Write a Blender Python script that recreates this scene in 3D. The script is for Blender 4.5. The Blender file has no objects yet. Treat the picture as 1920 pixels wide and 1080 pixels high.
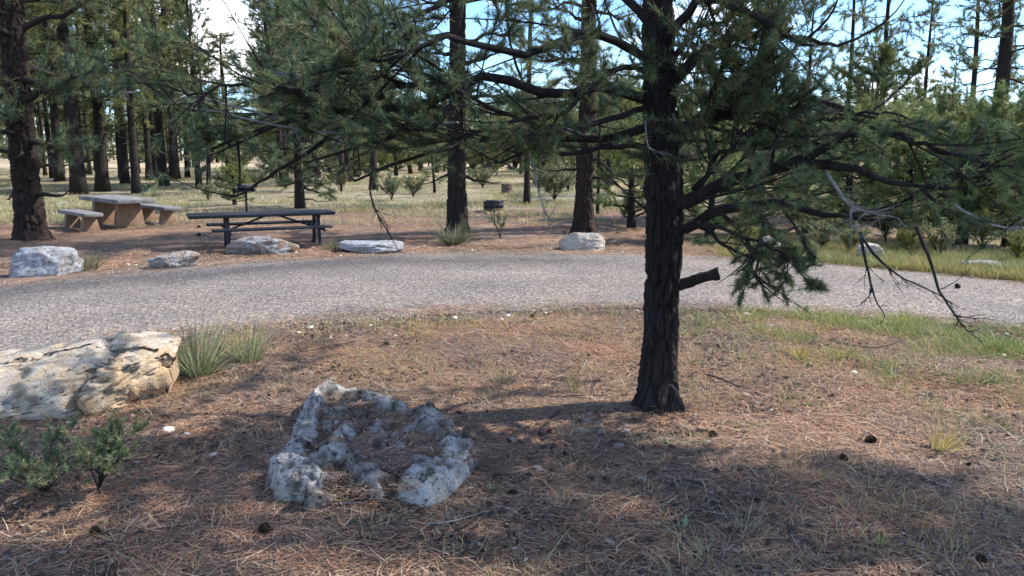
import bpy, math, random
import numpy as np
from math import radians as R, pi

# ------------------------------------------------------------------ camera, sky, sun, exposure
S = bpy.context.scene
col = S.collection
CAM_H, F_PX = 1.8, 1500.0
PITCH = math.atan(255 / 1500)
cam_d = bpy.data.cameras.new('camera'); cam = bpy.data.objects.new('camera', cam_d); col.objects.link(cam)
cam.location = (0, 0, CAM_H); cam.rotation_euler = (pi / 2 - PITCH, 0, 0)
cam_d.sensor_width = 36; cam_d.lens = 36 * F_PX / 1920; cam_d.clip_start = 0.05; cam_d.clip_end = 5000
S.camera = cam
S.view_settings.view_transform = 'Standard'; S.view_settings.look = 'None'
S.view_settings.gamma = 1.0; S.view_settings.use_curve_mapping = False
S.view_settings.exposure = 1.05
try:
    S.cycles.use_denoising = True
    S.cycles.max_bounces = 6; S.cycles.diffuse_bounces = 3; S.cycles.transmission_bounces = 3
    S.cycles.caustics_reflective = False; S.cycles.caustics_refractive = False
except Exception:
    pass
SUN_EL, SUN_AZ = R(44), R(74)          # azimuth clockwise from +Y
W = bpy.data.worlds.new('World'); S.world = W; W.use_nodes = True
nt = W.node_tree; nt.nodes.clear()
def N(nt, t, **k):
    n = nt.nodes.new(t)
    for a, v in k.items(): setattr(n, a, v)
    return n
sky = N(nt, 'ShaderNodeTexSky', sky_type='NISHITA', sun_disc=False, sun_elevation=SUN_EL, sun_rotation=SUN_AZ)
sky.altitude = 2000; sky.air_density = 1.2; sky.dust_density = 0.6; sky.ozone_density = 1.5
tc = N(nt, 'ShaderNodeTexCoord'); mp = N(nt, 'ShaderNodeMapping'); mp.inputs['Scale'].default_value = (1, 1, 2.4)
mp.inputs['Location'].default_value = (0.35, 0.1, 0.2)
ns = N(nt, 'ShaderNodeTexNoise'); ns.inputs['Scale'].default_value = 3.2; ns.inputs['Detail'].default_value = 7; ns.inputs['Roughness'].default_value = 0.56
rp = N(nt, 'ShaderNodeValToRGB'); rp.color_ramp.elements[0].position = 0.53; rp.color_ramp.elements[1].position = 0.66
mx = N(nt, 'ShaderNodeMix', data_type='RGBA'); mx.inputs['B'].default_value = (9.0, 9.1, 9.4, 1)
bg = N(nt, 'ShaderNodeBackground'); bg.inputs['Strength'].default_value = 0.15
wo = N(nt, 'ShaderNodeOutputWorld')
L = nt.links.new
L(tc.outputs['Generated'], mp.inputs['Vector']); L(mp.outputs['Vector'], ns.inputs['Vector']); L(ns.outputs['Fac'], rp.inputs['Fac'])
L(rp.outputs['Color'], mx.inputs['Factor']); tn = N(nt, 'ShaderNodeMix', data_type='RGBA', blend_type='MULTIPLY'); tn.inputs['Factor'].default_value = 1; tn.inputs['B'].default_value = (0.64, 0.83, 1.04, 1); L(sky.outputs['Color'], tn.inputs['A']); L(tn.outputs['Result'], mx.inputs['A']); L(mx.outputs['Result'], bg.inputs['Color']); L(bg.outputs['Background'], wo.inputs['Surface'])
sd = bpy.data.lights.new('sun', 'SUN'); sd.energy = 4.4; sd.angle = R(1.0); sd.color = (1, 0.94, 0.85)
sun = bpy.data.objects.new('sun', sd); col.objects.link(sun)
sun.rotation_euler = (pi / 2 - SUN_EL, 0, -SUN_AZ + pi)
from mathutils import Vector
sdir = Vector((math.cos(SUN_EL) * math.sin(SUN_AZ), math.cos(SUN_EL) * math.cos(SUN_AZ), math.sin(SUN_EL)))
sun.rotation_euler = sdir.to_track_quat('Z', 'Y').to_euler()

# ------------------------------------------------------------------ placing helpers: photograph pixel (1920x1080) -> point in the place
CP, SP = math.cos(PITCH), math.sin(PITCH)
def ray(px, py):
    a, b = (px - 960) / F_PX, -(py - 540) / F_PX
    return np.array([a, CP + b * SP, -SP + b * CP])
def gp(px, py, z=0.0):
    w = ray(px, py); t = (z - CAM_H) / w[2]; return np.array([w[0] * t, w[1] * t])
def at(px, py, Y):
    w = ray(px, py); t = Y / w[1]; return np.array([w[0] * t, Y, CAM_H + w[2] * t])

def to_px(P):
    x, y, z = P[:, 0], P[:, 1], P[:, 2] - CAM_H; d = y * CP - z * SP; u = y * SP + z * CP
    return 960 + F_PX * x / d, 540 - F_PX * u / d
# ------------------------------------------------------------------ noise
def h3(i, j, k, s=0):
    n = (i.astype(np.int64) * 374761393 + j.astype(np.int64) * 668265263 + k.astype(np.int64) * 2147483647 + s * 974711) & 0xffffffff
    n = ((n ^ (n >> 13)) * 1274126177) & 0xffffffff
    n = ((n ^ (n >> 16)) * 2246822519) & 0xffffffff
    return ((n ^ (n >> 15)) & 0xffffff) / float(0xffffff)
def vnoise(P, s=0):
    P = np.asarray(P, float); I = np.floor(P).astype(np.int64); f = P - I; u = f * f * (3 - 2 * f)
    o = 0
    for a in (0, 1):
        for b in (0, 1):
            for c in (0, 1):
                w = (u[:, 0] if a else 1 - u[:, 0]) * (u[:, 1] if b else 1 - u[:, 1]) * (u[:, 2] if c else 1 - u[:, 2])
                o = o + w * h3(I[:, 0] + a, I[:, 1] + b, I[:, 2] + c, s)
    return o * 2 - 1
def fbm(P, o=4, s=0, g=0.5):
    P = np.asarray(P, float); v = 0; a = 1.0
    for q in range(o):
        v = v + a * vnoise(P * 2 ** q, s + q * 17); a *= g
    return v
def fbm2(x, y, sc, o=4, s=0):
    x = np.asarray(x, float); y = np.asarray(y, float)
    return fbm(np.c_[x.ravel() * sc, y.ravel() * sc, np.zeros(x.size) + 0.5], o, s).reshape(x.shape)
def sstep(a, b, x):
    t = np.clip((x - a) / (b - a), 0, 1); return t * t * (3 - 2 * t)
def nrm(v):
    return v / (np.linalg.norm(v, axis=-1, keepdims=True) + 1e-12)

# ------------------------------------------------------------------ meshes
def mesh(name, V, F, mat=None, smooth=False, colr=None):
    V = np.asarray(V, np.float32); Fs = F if isinstance(F, list) else [F]
    Fs = [np.asarray(f, np.int32) for f in Fs if len(f)]
    me = bpy.data.meshes.new(name)
    me.vertices.add(len(V)); me.vertices.foreach_set('co', V.ravel())
    nl = sum(f.size for f in Fs); npoly = sum(len(f) for f in Fs)
    me.loops.add(nl); me.loops.foreach_set('vertex_index', np.concatenate([f.ravel() for f in Fs]))
    st = []; o = 0
    for f in Fs:
        k = f.shape[1]; st.append(o + np.arange(len(f)) * k); o += f.size
    me.polygons.add(npoly); me.polygons.foreach_set('loop_start', np.concatenate(st).astype(np.int32))
    me.update(calc_edges=True); me.validate()
    if smooth: me.polygons.foreach_set('use_smooth', np.ones(len(me.polygons), bool))
    if colr is not None:
        c = np.ones((len(V), 4), np.float32); c[:, :3] = colr
        a = me.color_attributes.new('col', 'FLOAT_COLOR', 'POINT'); a.data.foreach_set('color', c.ravel())
    for m in (mat if isinstance(mat, (list, tuple)) else [mat]):
        if m is not None: me.materials.append(m)
    return me
def link(name, me, parent=None, loc=(0, 0, 0), rot=(0, 0, 0), scale=(1, 1, 1)):
    o = bpy.data.objects.new(name, me); col.objects.link(o)
    o.location = loc; o.rotation_euler = rot; o.scale = scale
    if parent is not None: o.parent = parent
    return o
def tag(o, label=None, cat=None, group=None, kind=None):
    if label: o['label'] = label
    if cat: o['category'] = cat
    if group: o['group'] = group
    if kind: o['kind'] = kind
    return o
def thing(name, label, cat, loc=(0, 0, 0), rz=0.0, group=None):
    o = bpy.data.objects.new(name, None); col.objects.link(o); o.empty_display_size = 0.2
    o.location = loc; o.rotation_euler = (0, 0, rz); return tag(o, label, cat, group)
class Geo:
    def __init__(s): s.V = []; s.F = {}; s.C = []; s.n = 0
    def add(s, V, F, c=None):
        V = np.asarray(V, float)
        for f in (F if isinstance(F, list) else [F]):
            f = np.asarray(f, int)
            if len(f): s.F.setdefault(f.shape[1], []).append(f + s.n)
        s.V.append(V); s.n += len(V)
        if c is not None: s.C.append(np.broadcast_to(np.asarray(c, float), (len(V), 3)))
        return s
    def mesh(s, name, mat, smooth=False):
        return mesh(name, np.concatenate(s.V), [np.concatenate(f) for f in s.F.values()], mat, smooth, np.concatenate(s.C) if s.C else None)
BOXF = np.array([[0, 3, 2, 1], [4, 5, 6, 7], [0, 1, 5, 4], [1, 2, 6, 5], [2, 3, 7, 6], [3, 0, 4, 7]])
def box(x0, x1, y0, y1, z0, z1, top=None):
    """box; top=(x0,x1,y0,y1) tapers the upper face"""
    a, b, c, d = top or (x0, x1, y0, y1)
    return np.array([[x0, y0, z0], [x1, y0, z0], [x1, y1, z0], [x0, y1, z0], [a, c, z1], [b, c, z1], [b, d, z1], [a, d, z1]]), BOXF
def bevel(o, w=0.008, seg=2):
    m = o.modifiers.new('bevel', 'BEVEL'); m.width = w; m.segments = seg; m.limit_method = 'ANGLE'; return o
def tubes(P, Rr, s=5, cap=True):
    """batch of tubes: P (B,n,3), Rr (B,n)"""
    P = np.asarray(P, float); Rr = np.asarray(Rr, float)
    if P.ndim == 2: P = P[None]; Rr = Rr[None]
    B, n, _ = P.shape
    T = nrm(np.gradient(P, axis=1)); m = nrm(P[:, -1] - P[:, 0])
    ref = np.where(np.abs(m[:, 2:3]) < 0.8, np.array([[0, 0, 1.0]]), np.array([[1.0, 0, 0]]))[:, None, :]
    U = nrm(np.cross(T, np.broadcast_to(ref, T.shape))); Vv = np.cross(T, U)
    a = np.arange(s) * 2 * pi / s
    X = P[:, :, None, :] + Rr[:, :, None, None] * (U[:, :, None, :] * np.cos(a)[None, None, :, None] + Vv[:, :, None, :] * np.sin(a)[None, None, :, None])
    idx = np.arange(B * n * s).reshape(B, n, s); j = np.roll(idx, -1, axis=2)
    Fq = np.stack([idx[:, :-1], j[:, :-1], j[:, 1:], idx[:, 1:]], -1).reshape(-1, 4)
    out = [Fq]
    if cap:
        out += [idx[:, -1, :].reshape(B, s), idx[:, 0, ::-1].reshape(B, s)]
    return X.reshape(-1, 3), out
def poly(pts, n):
    """smooth resample of control points (Catmull-Rom)"""
    p = np.asarray(pts, float); p = np.vstack([2 * p[0] - p[1], p, 2 * p[-1] - p[-2]])
    t = np.linspace(0, len(p) - 3 - 1e-6, n); i = t.astype(int); f = (t - i)[:, None]
    a, b, c, d = p[i], p[i + 1], p[i + 2], p[i + 3]
    return 0.5 * (2 * b + (c - a) * f + (2 * a - 5 * b + 4 * c - d) * f ** 2 + (3 * b - a - 3 * c + d) * f ** 3)

# ------------------------------------------------------------------ materials
def M(name, rough=0.85):
    m = bpy.data.materials.new(name); m.use_nodes = True
    b = m.node_tree.nodes['Principled BSDF']; b.inputs['Roughness'].default_value = rough
    try: b.inputs['Specular IOR Level'].default_value = 0.25
    except Exception: pass
    return m, m.node_tree, b
def noise_fac(nt, scale, detail=5, coord='Object', stretch=None, rough=0.55, kind='noise'):
    if coord == 'Position':
        g = N(nt, 'ShaderNodeNewGeometry'); out = g.outputs['Position']
    else:
        g = N(nt, 'ShaderNodeTexCoord'); out = g.outputs[coord]
    if stretch:
        m = N(nt, 'ShaderNodeMapping'); m.inputs['Scale'].default_value = stretch; nt.links.new(out, m.inputs['Vector']); out = m.outputs['Vector']
    if kind == 'noise':
        t = N(nt, 'ShaderNodeTexNoise'); t.inputs['Scale'].default_value = scale; t.inputs['Detail'].default_value = detail; t.inputs['Roughness'].default_value = rough
        nt.links.new(out, t.inputs['Vector']); return t.outputs['Fac']
    t = N(nt, 'ShaderNodeTexVoronoi'); t.inputs['Scale'].default_value = scale; nt.links.new(out, t.inputs['Vector'])
    return t.outputs['Color'] if kind == 'cell' else t.outputs['Distance']
def ramp(nt, fac, stops):
    r = N(nt, 'ShaderNodeValToRGB'); e = r.color_ramp.elements
    while len(e) < len(stops): e.new(0.5)
    for q, (p, c) in zip(e, stops): q.position = p; q.color = (*c, 1) if len(c) == 3 else c
    nt.links.new(fac, r.inputs['Fac']); return r.outputs['Color']
def mixc(nt, fac, a, b, mode='MIX'):
    m = N(nt, 'ShaderNodeMix', data_type='RGBA', blend_type=mode)
    for s, v in (('Factor', fac), ('A', a), ('B', b)):
        if isinstance(v, (int, float)): m.inputs[s].default_value = v
        elif isinstance(v, tuple): m.inputs[s].default_value = (*v, 1)
        else: nt.links.new(v, m.inputs[s])
    return m.outputs['Result']
def bump(nt, b, h, strength=0.5, dist=0.02):
    n = N(nt, 'ShaderNodeBump'); n.inputs['Strength'].default_value = strength; n.inputs['Distance'].default_value = dist
    nt.links.new(h, n.inputs['Height']); nt.links.new(n.outputs['Normal'], b.inputs['Normal'])
def attr(nt, name='col'):
    return N(nt, 'ShaderNodeAttribute', attribute_name=name).outputs['Color']
def simple(name, c0, c1, scale, rough=0.85, bs=0.3, bd=0.01, stretch=None, detail=6):
    m, t, b = M(name, rough); f = noise_fac(t, scale, detail, stretch=stretch)
    t.links.new(ramp(t, f, [(0.3, c0), (0.7, c1)]), b.inputs['Base Color']); bump(t, b, f, bs, bd); return m
MT = {}
# needles and leaves: colour per piece, a little light passes through
def leafmat(name, rnd=0.35, trans=0.25, rough=0.5):
    m, t, b = M(name, rough)
    oi = N(t, 'ShaderNodeObjectInfo'); mr = N(t, 'ShaderNodeMapRange'); mr.inputs['To Min'].default_value = 1 - rnd; mr.inputs['To Max'].default_value = 1 + rnd
    t.links.new(oi.outputs['Random'], mr.inputs['Value'])
    f = noise_fac(t, 0.9, 3, 'Position'); tint = ramp(t, f, [(0.3, (0.88, 0.97, 0.92)), (0.7, (1.22, 1.08, 0.8))])
    c = mixc(t, 1.0, attr(t), tint, 'MULTIPLY')
    v = N(t, 'ShaderNodeVectorMath', operation='SCALE'); t.links.new(c, v.inputs[0]); t.links.new(mr.outputs['Result'], v.inputs['Scale'])
    t.links.new(v.outputs['Vector'], b.inputs['Base Color'])
    tr = N(t, 'ShaderNodeBsdfTranslucent'); t.links.new(v.outputs['Vector'], tr.inputs['Color'])
    ms = N(t, 'ShaderNodeMixShader'); ms.inputs['Fac'].default_value = trans
    t.links.new(b.outputs['BSDF'], ms.inputs[1]); t.links.new(tr.outputs['BSDF'], ms.inputs[2]); t.links.new(ms.outputs['Shader'], t.nodes['Material Output'].inputs['Surface'])
    return m
MT['needles'] = leafmat('pine_needles', 0.15, 0.32)
MT['grass'] = leafmat('grass_blades', 0.0, 0.3)
# litter
m, t, b = M('fallen_needles', 0.75)
f = noise_fac(t, 0.8, 4, 'Position'); c = ramp(t, f, [(0.36, (0.72, 0.76, 0.80)), (0.52, (0.98, 0.95, 0.90)), (0.66, (1.16, 1.0, 0.88))])
t.links.new(mixc(t, 1.0, attr(t), c, 'MULTIPLY'), b.inputs['Base Color']); MT['litter'] = m
# ground
m, t, b = M('forest_soil', 0.95)
f = noise_fac(t, 26, 8, 'Position', rough=0.7); f2 = noise_fac(t, 2.2, 5, 'Position')
c = mixc(t, 1.0, attr(t), ramp(t, f, [(0.3, (0.45, 0.43, 0.42)), (0.55, (1, 1, 1)), (0.75, (1.55, 1.5, 1.45))]), 'MULTIPLY')
c = mixc(t, 1.0, c, ramp(t, f2, [(0.3, (0.78, 0.78, 0.8)), (0.7, (1.2, 1.15, 1.1))]), 'MULTIPLY')
t.links.new(c, b.inputs['Base Color']); bump(t, b, f, 0.9, 0.03); MT['soil'] = m
# chip-seal road
m, t, b = M('chip_seal', 0.9)
ce = noise_fac(t, 46, kind='cell', coord='Position'); bw = N(t, 'ShaderNodeRGBToBW'); t.links.new(ce, bw.inputs['Color'])
chips = ramp(t, bw.outputs['Val'], [(0.10, (0.072, 0.063, 0.055)), (0.4, (0.160, 0.140, 0.122)), (0.62, (0.226, 0.196, 0.171)), (0.92, (0.40, 0.345, 0.30))])
f2 = noise_fac(t, 0.8, 7, "Position"); f3 = noise_fac(t, 90, 4, 'Position')
c = mixc(t, 1.0, chips, ramp(t, f2, [(0.32, (0.82, 0.82, 0.86)), (0.68, (1.12, 1.09, 1.06))]), 'MULTIPLY')
c = mixc(t, 1.0, c, ramp(t, f3, [(0.3, (0.7, 0.7, 0.7)), (0.7, (1.25, 1.25, 1.25))]), 'MULTIPLY')
c = mixc(t, 1.0, c, attr(t), 'MULTIPLY'); t.links.new(c, b.inputs['Base Color'])
dd = noise_fac(t, 46, kind='dist', coord='Position'); bump(t, b, dd, 0.8, 0.012); MT['road'] = m
# bark
def bark(name, c0, c1, c2, sc=7):
    m, t, b = M(name, 0.92)
    f = noise_fac(t, sc, 8, 'Object', (1, 1, 0.22), 0.65); f2 = noise_fac(t, sc * 5, 6, 'Object', (1, 1, 0.4), 0.7)
    c = mixc(t, 0.5, ramp(t, f, [(0.3, c0), (0.52, c1), (0.75, c2)]), ramp(t, f2, [(0.3, c0), (0.7, c2)]))
    t.links.new(c, b.inputs['Base Color']); bump(t, b, f2, 0.9, 0.025); return m
MT['bark_dark'] = bark('dark_bark', (0.007, 0.006, 0.006), (0.020, 0.017, 0.016), (0.052, 0.043, 0.039), 5)
MT['bark_red'] = bark('red_bark', (0.007, 0.006, 0.006), (0.019, 0.014, 0.012), (0.072, 0.043, 0.032))
MT['bark_brown'] = bark('brown_bark', (0.008, 0.007, 0.006), (0.020, 0.016, 0.014), (0.050, 0.038, 0.031))
MT['twig_grey'] = simple('grey_dead_wood', (0.13, 0.125, 0.13), (0.33, 0.32, 0.33), 14)
MT['twig_dark'] = simple('dark_dead_wood', (0.018, 0.015, 0.015), (0.05, 0.042, 0.04), 14)
MT['cutwood'] = simple('sawn_wood', (0.03, 0.022, 0.018), (0.07, 0.05, 0.04), 30)
# limestone
def stone(name, base, warm, lich, dark, lo, hi, sc=2.2, tint=False):
    m, t, b = M(name, 0.93)
    f = noise_fac(t, sc, 7); fl = noise_fac(t, sc * 3.2, 7, rough=0.62); fd = noise_fac(t, sc * 9, 6, rough=0.7, stretch=(1, 1, 1.6)); fp = noise_fac(t, sc * 28, 5, rough=0.7)
    c = ramp(t, f, [(0.35, base), (0.5, tuple(0.55 * x + 0.45 * y for x, y in zip(base, warm))), (0.68, warm)])
    lf = ramp(t, fl, [(0.44, (0, 0, 0)), (0.56, (1, 1, 1))]); c = mixc(t, lf, c, lich)
    df = ramp(t, fd, [(lo, (1, 1, 1)), (hi, (0, 0, 0))]); c = mixc(t, df, c, dark)
    c = mixc(t, 1.0, c, ramp(t, fp, [(0.28, (0.62, 0.62, 0.62)), (0.72, (1.25, 1.25, 1.25))]), 'MULTIPLY')
    if tint: c = mixc(t, 1.0, c, attr(t), 'MULTIPLY')
    t.links.new(c, b.inputs['Base Color']); bump(t, b, mixc(t, 0.5, fd, fp), 1.0, 0.03); return m
MT['stone_cream'] = stone('cream_limestone', (0.46, 0.42, 0.355), (0.43, 0.32, 0.20), (0.44, 0.415, 0.38), (0.05, 0.045, 0.04), 0.34, 0.42)
MT['stone_grey'] = stone('grey_limestone', (0.30, 0.30, 0.32), (0.28, 0.25, 0.22), (0.37, 0.38, 0.41), (0.075, 0.072, 0.07), 0.36, 0.46)
MT['stone_rust'] = stone('rusty_limestone', (0.32, 0.29, 0.27), (0.20, 0.11, 0.06), (0.36, 0.35, 0.34), (0.05, 0.04, 0.037), 0.36, 0.46)
MT['stone_big'] = stone('tan_limestone', (0.46, 0.42, 0.355), (0.44, 0.36, 0.26), (0.45, 0.425, 0.39), (0.05, 0.045, 0.04), 0.34, 0.42, tint=True)
MT['stone_lichen'] = stone('lichen_limestone', (0.43, 0.415, 0.39), (0.31, 0.275, 0.24), (0.53, 0.515, 0.49), (0.05, 0.047, 0.045), 0.36, 0.47, 3.1, tint=True)
MT['pebble'] = simple('pale_pebble', (0.5, 0.46, 0.4), (0.75, 0.7, 0.64), 20)
MT['pebble_grey'] = simple('grey_pebble', (0.13, 0.125, 0.125), (0.26, 0.25, 0.25), 20)
MT['concrete'] = simple('weathered_concrete', (0.10, 0.097, 0.10), (0.25, 0.24, 0.24), 4, 0.9, 0.3)
MT['concrete_tan'] = simple('tan_concrete', (0.17, 0.108, 0.068), (0.27, 0.175, 0.112), 7, 0.92, 0.3)
MT['plank'] = simple('blue_black_plank', (0.009, 0.010, 0.014), (0.026, 0.028, 0.036), 16, 0.55, 0.25, 0.004, (1, 6, 6))
MT['steel'] = simple('dark_painted_steel', (0.016, 0.016, 0.019), (0.035, 0.034, 0.038), 20, 0.5, 0.1)
MT['steel_worn'] = simple('worn_steel', (0.10, 0.10, 0.11), (0.22, 0.22, 0.24), 20, 0.45, 0.1)
MT['rust'] = simple('rusty_steel', (0.03, 0.02, 0.015), (0.10, 0.058, 0.036), 18, 0.85, 0.3)
MT['soot'] = simple('sooty_steel', (0.016, 0.016, 0.022), (0.045, 0.045, 0.06), 18, 0.6, 0.2)
MT['cone'] = simple('pine_cone_scales', (0.028, 0.017, 0.012), (0.085, 0.05, 0.032), 60, 0.9)
MT['stump'] = simple('old_stump_wood', (0.06, 0.04, 0.03), (0.18, 0.13, 0.10), 12, 0.95)

# ------------------------------------------------------------------ terrain and road
C1, R1 = np.array([1.228, 1.698]), 7.354      # near (inner) edge of the loop road
C2, R2 = np.array([0.190, 5.501]), 8.776      # far (outer) edge
def wob(a, s): return 0.05 * np.sin(a * 9 + s) + 0.035 * np.sin(a * 23 + 2 * s) + 0.02 * np.sin(a * 61 + s)
def road_d(x, y):
    """signed distance to the road: negative on it"""
    d1 = np.hypot(x - C1[0], y - C1[1]) - R1; d2 = R2 - np.hypot(x - C2[0], y - C2[1])
    return -np.minimum(d1, d2)
def th(x, y):
    x = np.asarray(x, float); y = np.asarray(y, float); d = np.clip(np.abs(np.maximum(road_d(x, y), 0)), 0, 9)
    near = np.where(np.hypot(x - C1[0], y - C1[1]) < R1, 1.0, 0.0)
    h = 0.045 * fbm2(x, y, 0.55, 3, 3) * sstep(0.1, 1.2, d)
    h = h + 0.15 * fbm2(x, y, 0.06, 2, 9) * sstep(6, 14, np.hypot(x, y - 8) - 12)
    h = h - 0.02 * sstep(0.0, 0.3, -road_d(x, y))
    return h
def axis(lo, hi, step, far, n):
    g = np.geomspace(step, far - hi, n) ; g = hi + g
    return g
xs = np.concatenate([-(9 + np.geomspace(0.1, 1500, 60))[::-1], np.arange(-9, 9, 0.075), 9 + np.geomspace(0.1, 1500, 60)])
ys = np.concatenate([-(0 + np.geomspace(0.3, 300, 30))[::-1], np.arange(0, 17, 0.075), 17 + np.geomspace(0.12, 1800, 80)])
X, Y = np.meshgrid(xs, ys); Zt = th(X, Y)
ii = np.arange(X.size).reshape(X.shape)
GF = np.stack([ii[:-1, :-1], ii[:-1, 1:], ii[1:, 1:], ii[1:, :-1]], -1).reshape(-1, 4)
def zone(x, y):
    n1 = fbm2(x, y, 0.35, 4, 21); n2 = fbm2(x, y, 1.3, 4, 22); rd = road_d(x, y)
    c = np.zeros(x.shape + (3,)); c[:] = (0.070, 0.055, 0.047)
    def lay(mask, colr): c[:] = c * (1 - mask[..., None]) + np.array(colr) * mask[..., None]
    inside = np.hypot(x - C1[0], y - C1[1]) < R1 + 0.2
    out = (~inside).astype(float)
    lay(sstep(-0.3, 0.5, n1 + n2 * 0.4 + 0.15) * (1 - out), (0.085, 0.060, 0.047))
    lay(out, (0.185, 0.122, 0.090))
    lay(out * sstep(0.1, 0.7, n2 + n1), (0.28, 0.19, 0.135))
    mead = sstep(21.5, 26, y + n1 * 3 + n2 * 1.5 - np.clip(x + 4, 0, 20) * 0.0 + np.clip(-x - 11, 0, 6) * 1.3)
    lay(out * mead, (0.23, 0.20, 0.135))
    lay(out * mead * sstep(0.0, 0.6, n1), (0.29, 0.26, 0.17))
    right = sstep(4.0, 6.0, x + n1) * sstep(0.1, 0.6, rd) * out
    lay(right, (0.26, 0.215, 0.12))
    lay(sstep(38, 70, y + n1 * 6) * out, (0.42, 0.35, 0.23))
    green = sstep(0.15, 0.6, n2 * 0.7 + n1 * 0.5 + 0.25) * sstep(2.2, 4.4, x) * (1 - out) * sstep(5.0, 6.6, y + n1)
    lay(green * 0.7, (0.15, 0.15, 0.075))
    sh = (1 - sstep(0.05, 0.42, rd + n2 * 0.15)) * (rd > -0.1)
    lay(sh * 0.6, (0.24, 0.195, 0.155))
    return c
ground = link('ground', mesh('ground', np.c_[X.ravel(), Y.ravel(), Zt.ravel()], GF, MT['soil'], True, zone(X, Y).reshape(-1, 3)))
tag(ground, 'forest floor of reddish brown soil, needle litter and pale dry grass', kind='structure')
na = 420; ang = np.linspace(R(-112), R(112), na)
n1 = np.c_[C1[0] + (R1 + wob(ang, 1.0)) * np.sin(ang), C1[1] + (R1 + wob(ang, 1.0)) * np.cos(ang)]
n2 = np.c_[C2[0] + (R2 + wob(ang, 4.0)) * np.sin(ang), C2[1] + (R2 + wob(ang, 4.0)) * np.cos(ang)]
nw = 40; V = []; RC = []
for k in range(nw + 1):
    u = k / nw; p = n1 * (1 - u) + n2 * u; z = 0.024 + 0.05 * (1 - (2 * u - 1) ** 2) * 0.4 + 0.006 * fbm2(p[:, 0], p[:, 1], 1.5, 3, 5)
    V.append(np.c_[p, z])
    wn = fbm2(p[:, 0], p[:, 1], 0.9, 4, 8); band = np.exp(-((u - 0.80 + 0.06 * wn) / 0.13) ** 2) * sstep(-0.9, -0.2, wn + 0.4) * sstep(3.2, 0.5, p[:, 0])  # band: bluish tree shade along the far side, put into the road colour
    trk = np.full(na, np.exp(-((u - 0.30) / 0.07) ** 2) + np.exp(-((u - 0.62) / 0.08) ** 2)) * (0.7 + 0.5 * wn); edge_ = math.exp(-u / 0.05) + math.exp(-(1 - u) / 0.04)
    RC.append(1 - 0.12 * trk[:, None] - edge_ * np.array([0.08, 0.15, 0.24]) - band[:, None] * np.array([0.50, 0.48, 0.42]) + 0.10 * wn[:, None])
V = [np.c_[n1 + (n1 - n2) * 0.004, np.full(na, -0.06)]] + V + [np.c_[n2 + (n2 - n1) * 0.004, np.full(na, -0.06)]]
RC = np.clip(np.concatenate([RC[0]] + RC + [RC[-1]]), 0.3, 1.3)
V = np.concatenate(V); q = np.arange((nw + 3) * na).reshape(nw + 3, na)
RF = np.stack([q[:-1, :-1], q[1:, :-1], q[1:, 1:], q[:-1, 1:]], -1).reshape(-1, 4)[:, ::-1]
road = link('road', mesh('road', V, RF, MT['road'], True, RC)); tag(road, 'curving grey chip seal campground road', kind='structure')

# ------------------------------------------------------------------ scattering of uncountable ground cover (one object each)
def scatter(name, label, P, rot, scl, patches, seed=0):
    """patches: meshes; the object's own vertices are the places"""
    me = bpy.data.meshes.new(name); me.vertices.add(len(P)); me.vertices.foreach_set('co', np.asarray(P, np.float32).ravel())
    a = me.attributes.new('rot', 'FLOAT_VECTOR', 'POINT'); a.data.foreach_set('vector', np.asarray(rot, np.float32).ravel())
    a = me.attributes.new('scl', 'FLOAT', 'POINT'); a.data.foreach_set('value', np.asarray(scl, np.float32))
    o = link(name, me); tag(o, label, kind='stuff')
    g = bpy.data.node_groups.new(name + '_scatter', 'GeometryNodeTree')
    g.interface.new_socket('Geometry', in_out='INPUT', socket_type='NodeSocketGeometry'); g.interface.new_socket('Geometry', in_out='OUTPUT', socket_type='NodeSocketGeometry')
    gi = g.nodes.new('NodeGroupInput'); go = g.nodes.new('NodeGroupOutput')
    ip = g.nodes.new('GeometryNodeInstanceOnPoints'); jn = g.nodes.new('GeometryNodeJoinGeometry')
    for pm in patches:
        po = bpy.data.objects.new(pm.name, pm)
        oi = g.nodes.new('GeometryNodeObjectInfo'); oi.inputs['Object'].default_value = po; oi.inputs['As Instance'].default_value = False
        gt = g.nodes.new('GeometryNodeGeometryToInstance'); g.links.new(oi.outputs['Geometry'], gt.inputs[0]); g.links.new(gt.outputs[0], jn.inputs[0])
    g.links.new(gi.outputs[0], ip.inputs['Points']); g.links.new(jn.outputs[0], ip.inputs['Instance']); ip.inputs['Pick Instance'].default_value = True
    rv = g.nodes.new('FunctionNodeRandomValue'); rv.data_type = 'INT'; rv.inputs['Min'].default_value = 0 if False else 0
    for s in rv.inputs:
        if s.name == 'Max' and s.type == 'INT': s.default_value = len(patches) - 1
        if s.name == 'Min' and s.type == 'INT': s.default_value = 0
        if s.name == 'Seed': s.default_value = seed
    oi_ = [s for s in rv.outputs if s.type == 'INT'][0]; g.links.new(oi_, ip.inputs['Instance Index'])
    ra = g.nodes.new('GeometryNodeInputNamedAttribute'); ra.data_type = 'FLOAT_VECTOR'; ra.inputs['Name'].default_value = 'rot'
    er = g.nodes.new('FunctionNodeEulerToRotation'); g.links.new(ra.outputs[0], er.inputs[0]); g.links.new(er.outputs[0], ip.inputs['Rotation'])
    sa = g.nodes.new('GeometryNodeInputNamedAttribute'); sa.data_type = 'FLOAT'; sa.inputs['Name'].default_value = 'scl'; g.links.new(sa.outputs[0], ip.inputs['Scale'])
    g.links.new(ip.outputs[0], go.inputs[0])
    md = o.modifiers.new('scatter', 'NODES'); md.node_group = g
    return o
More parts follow.
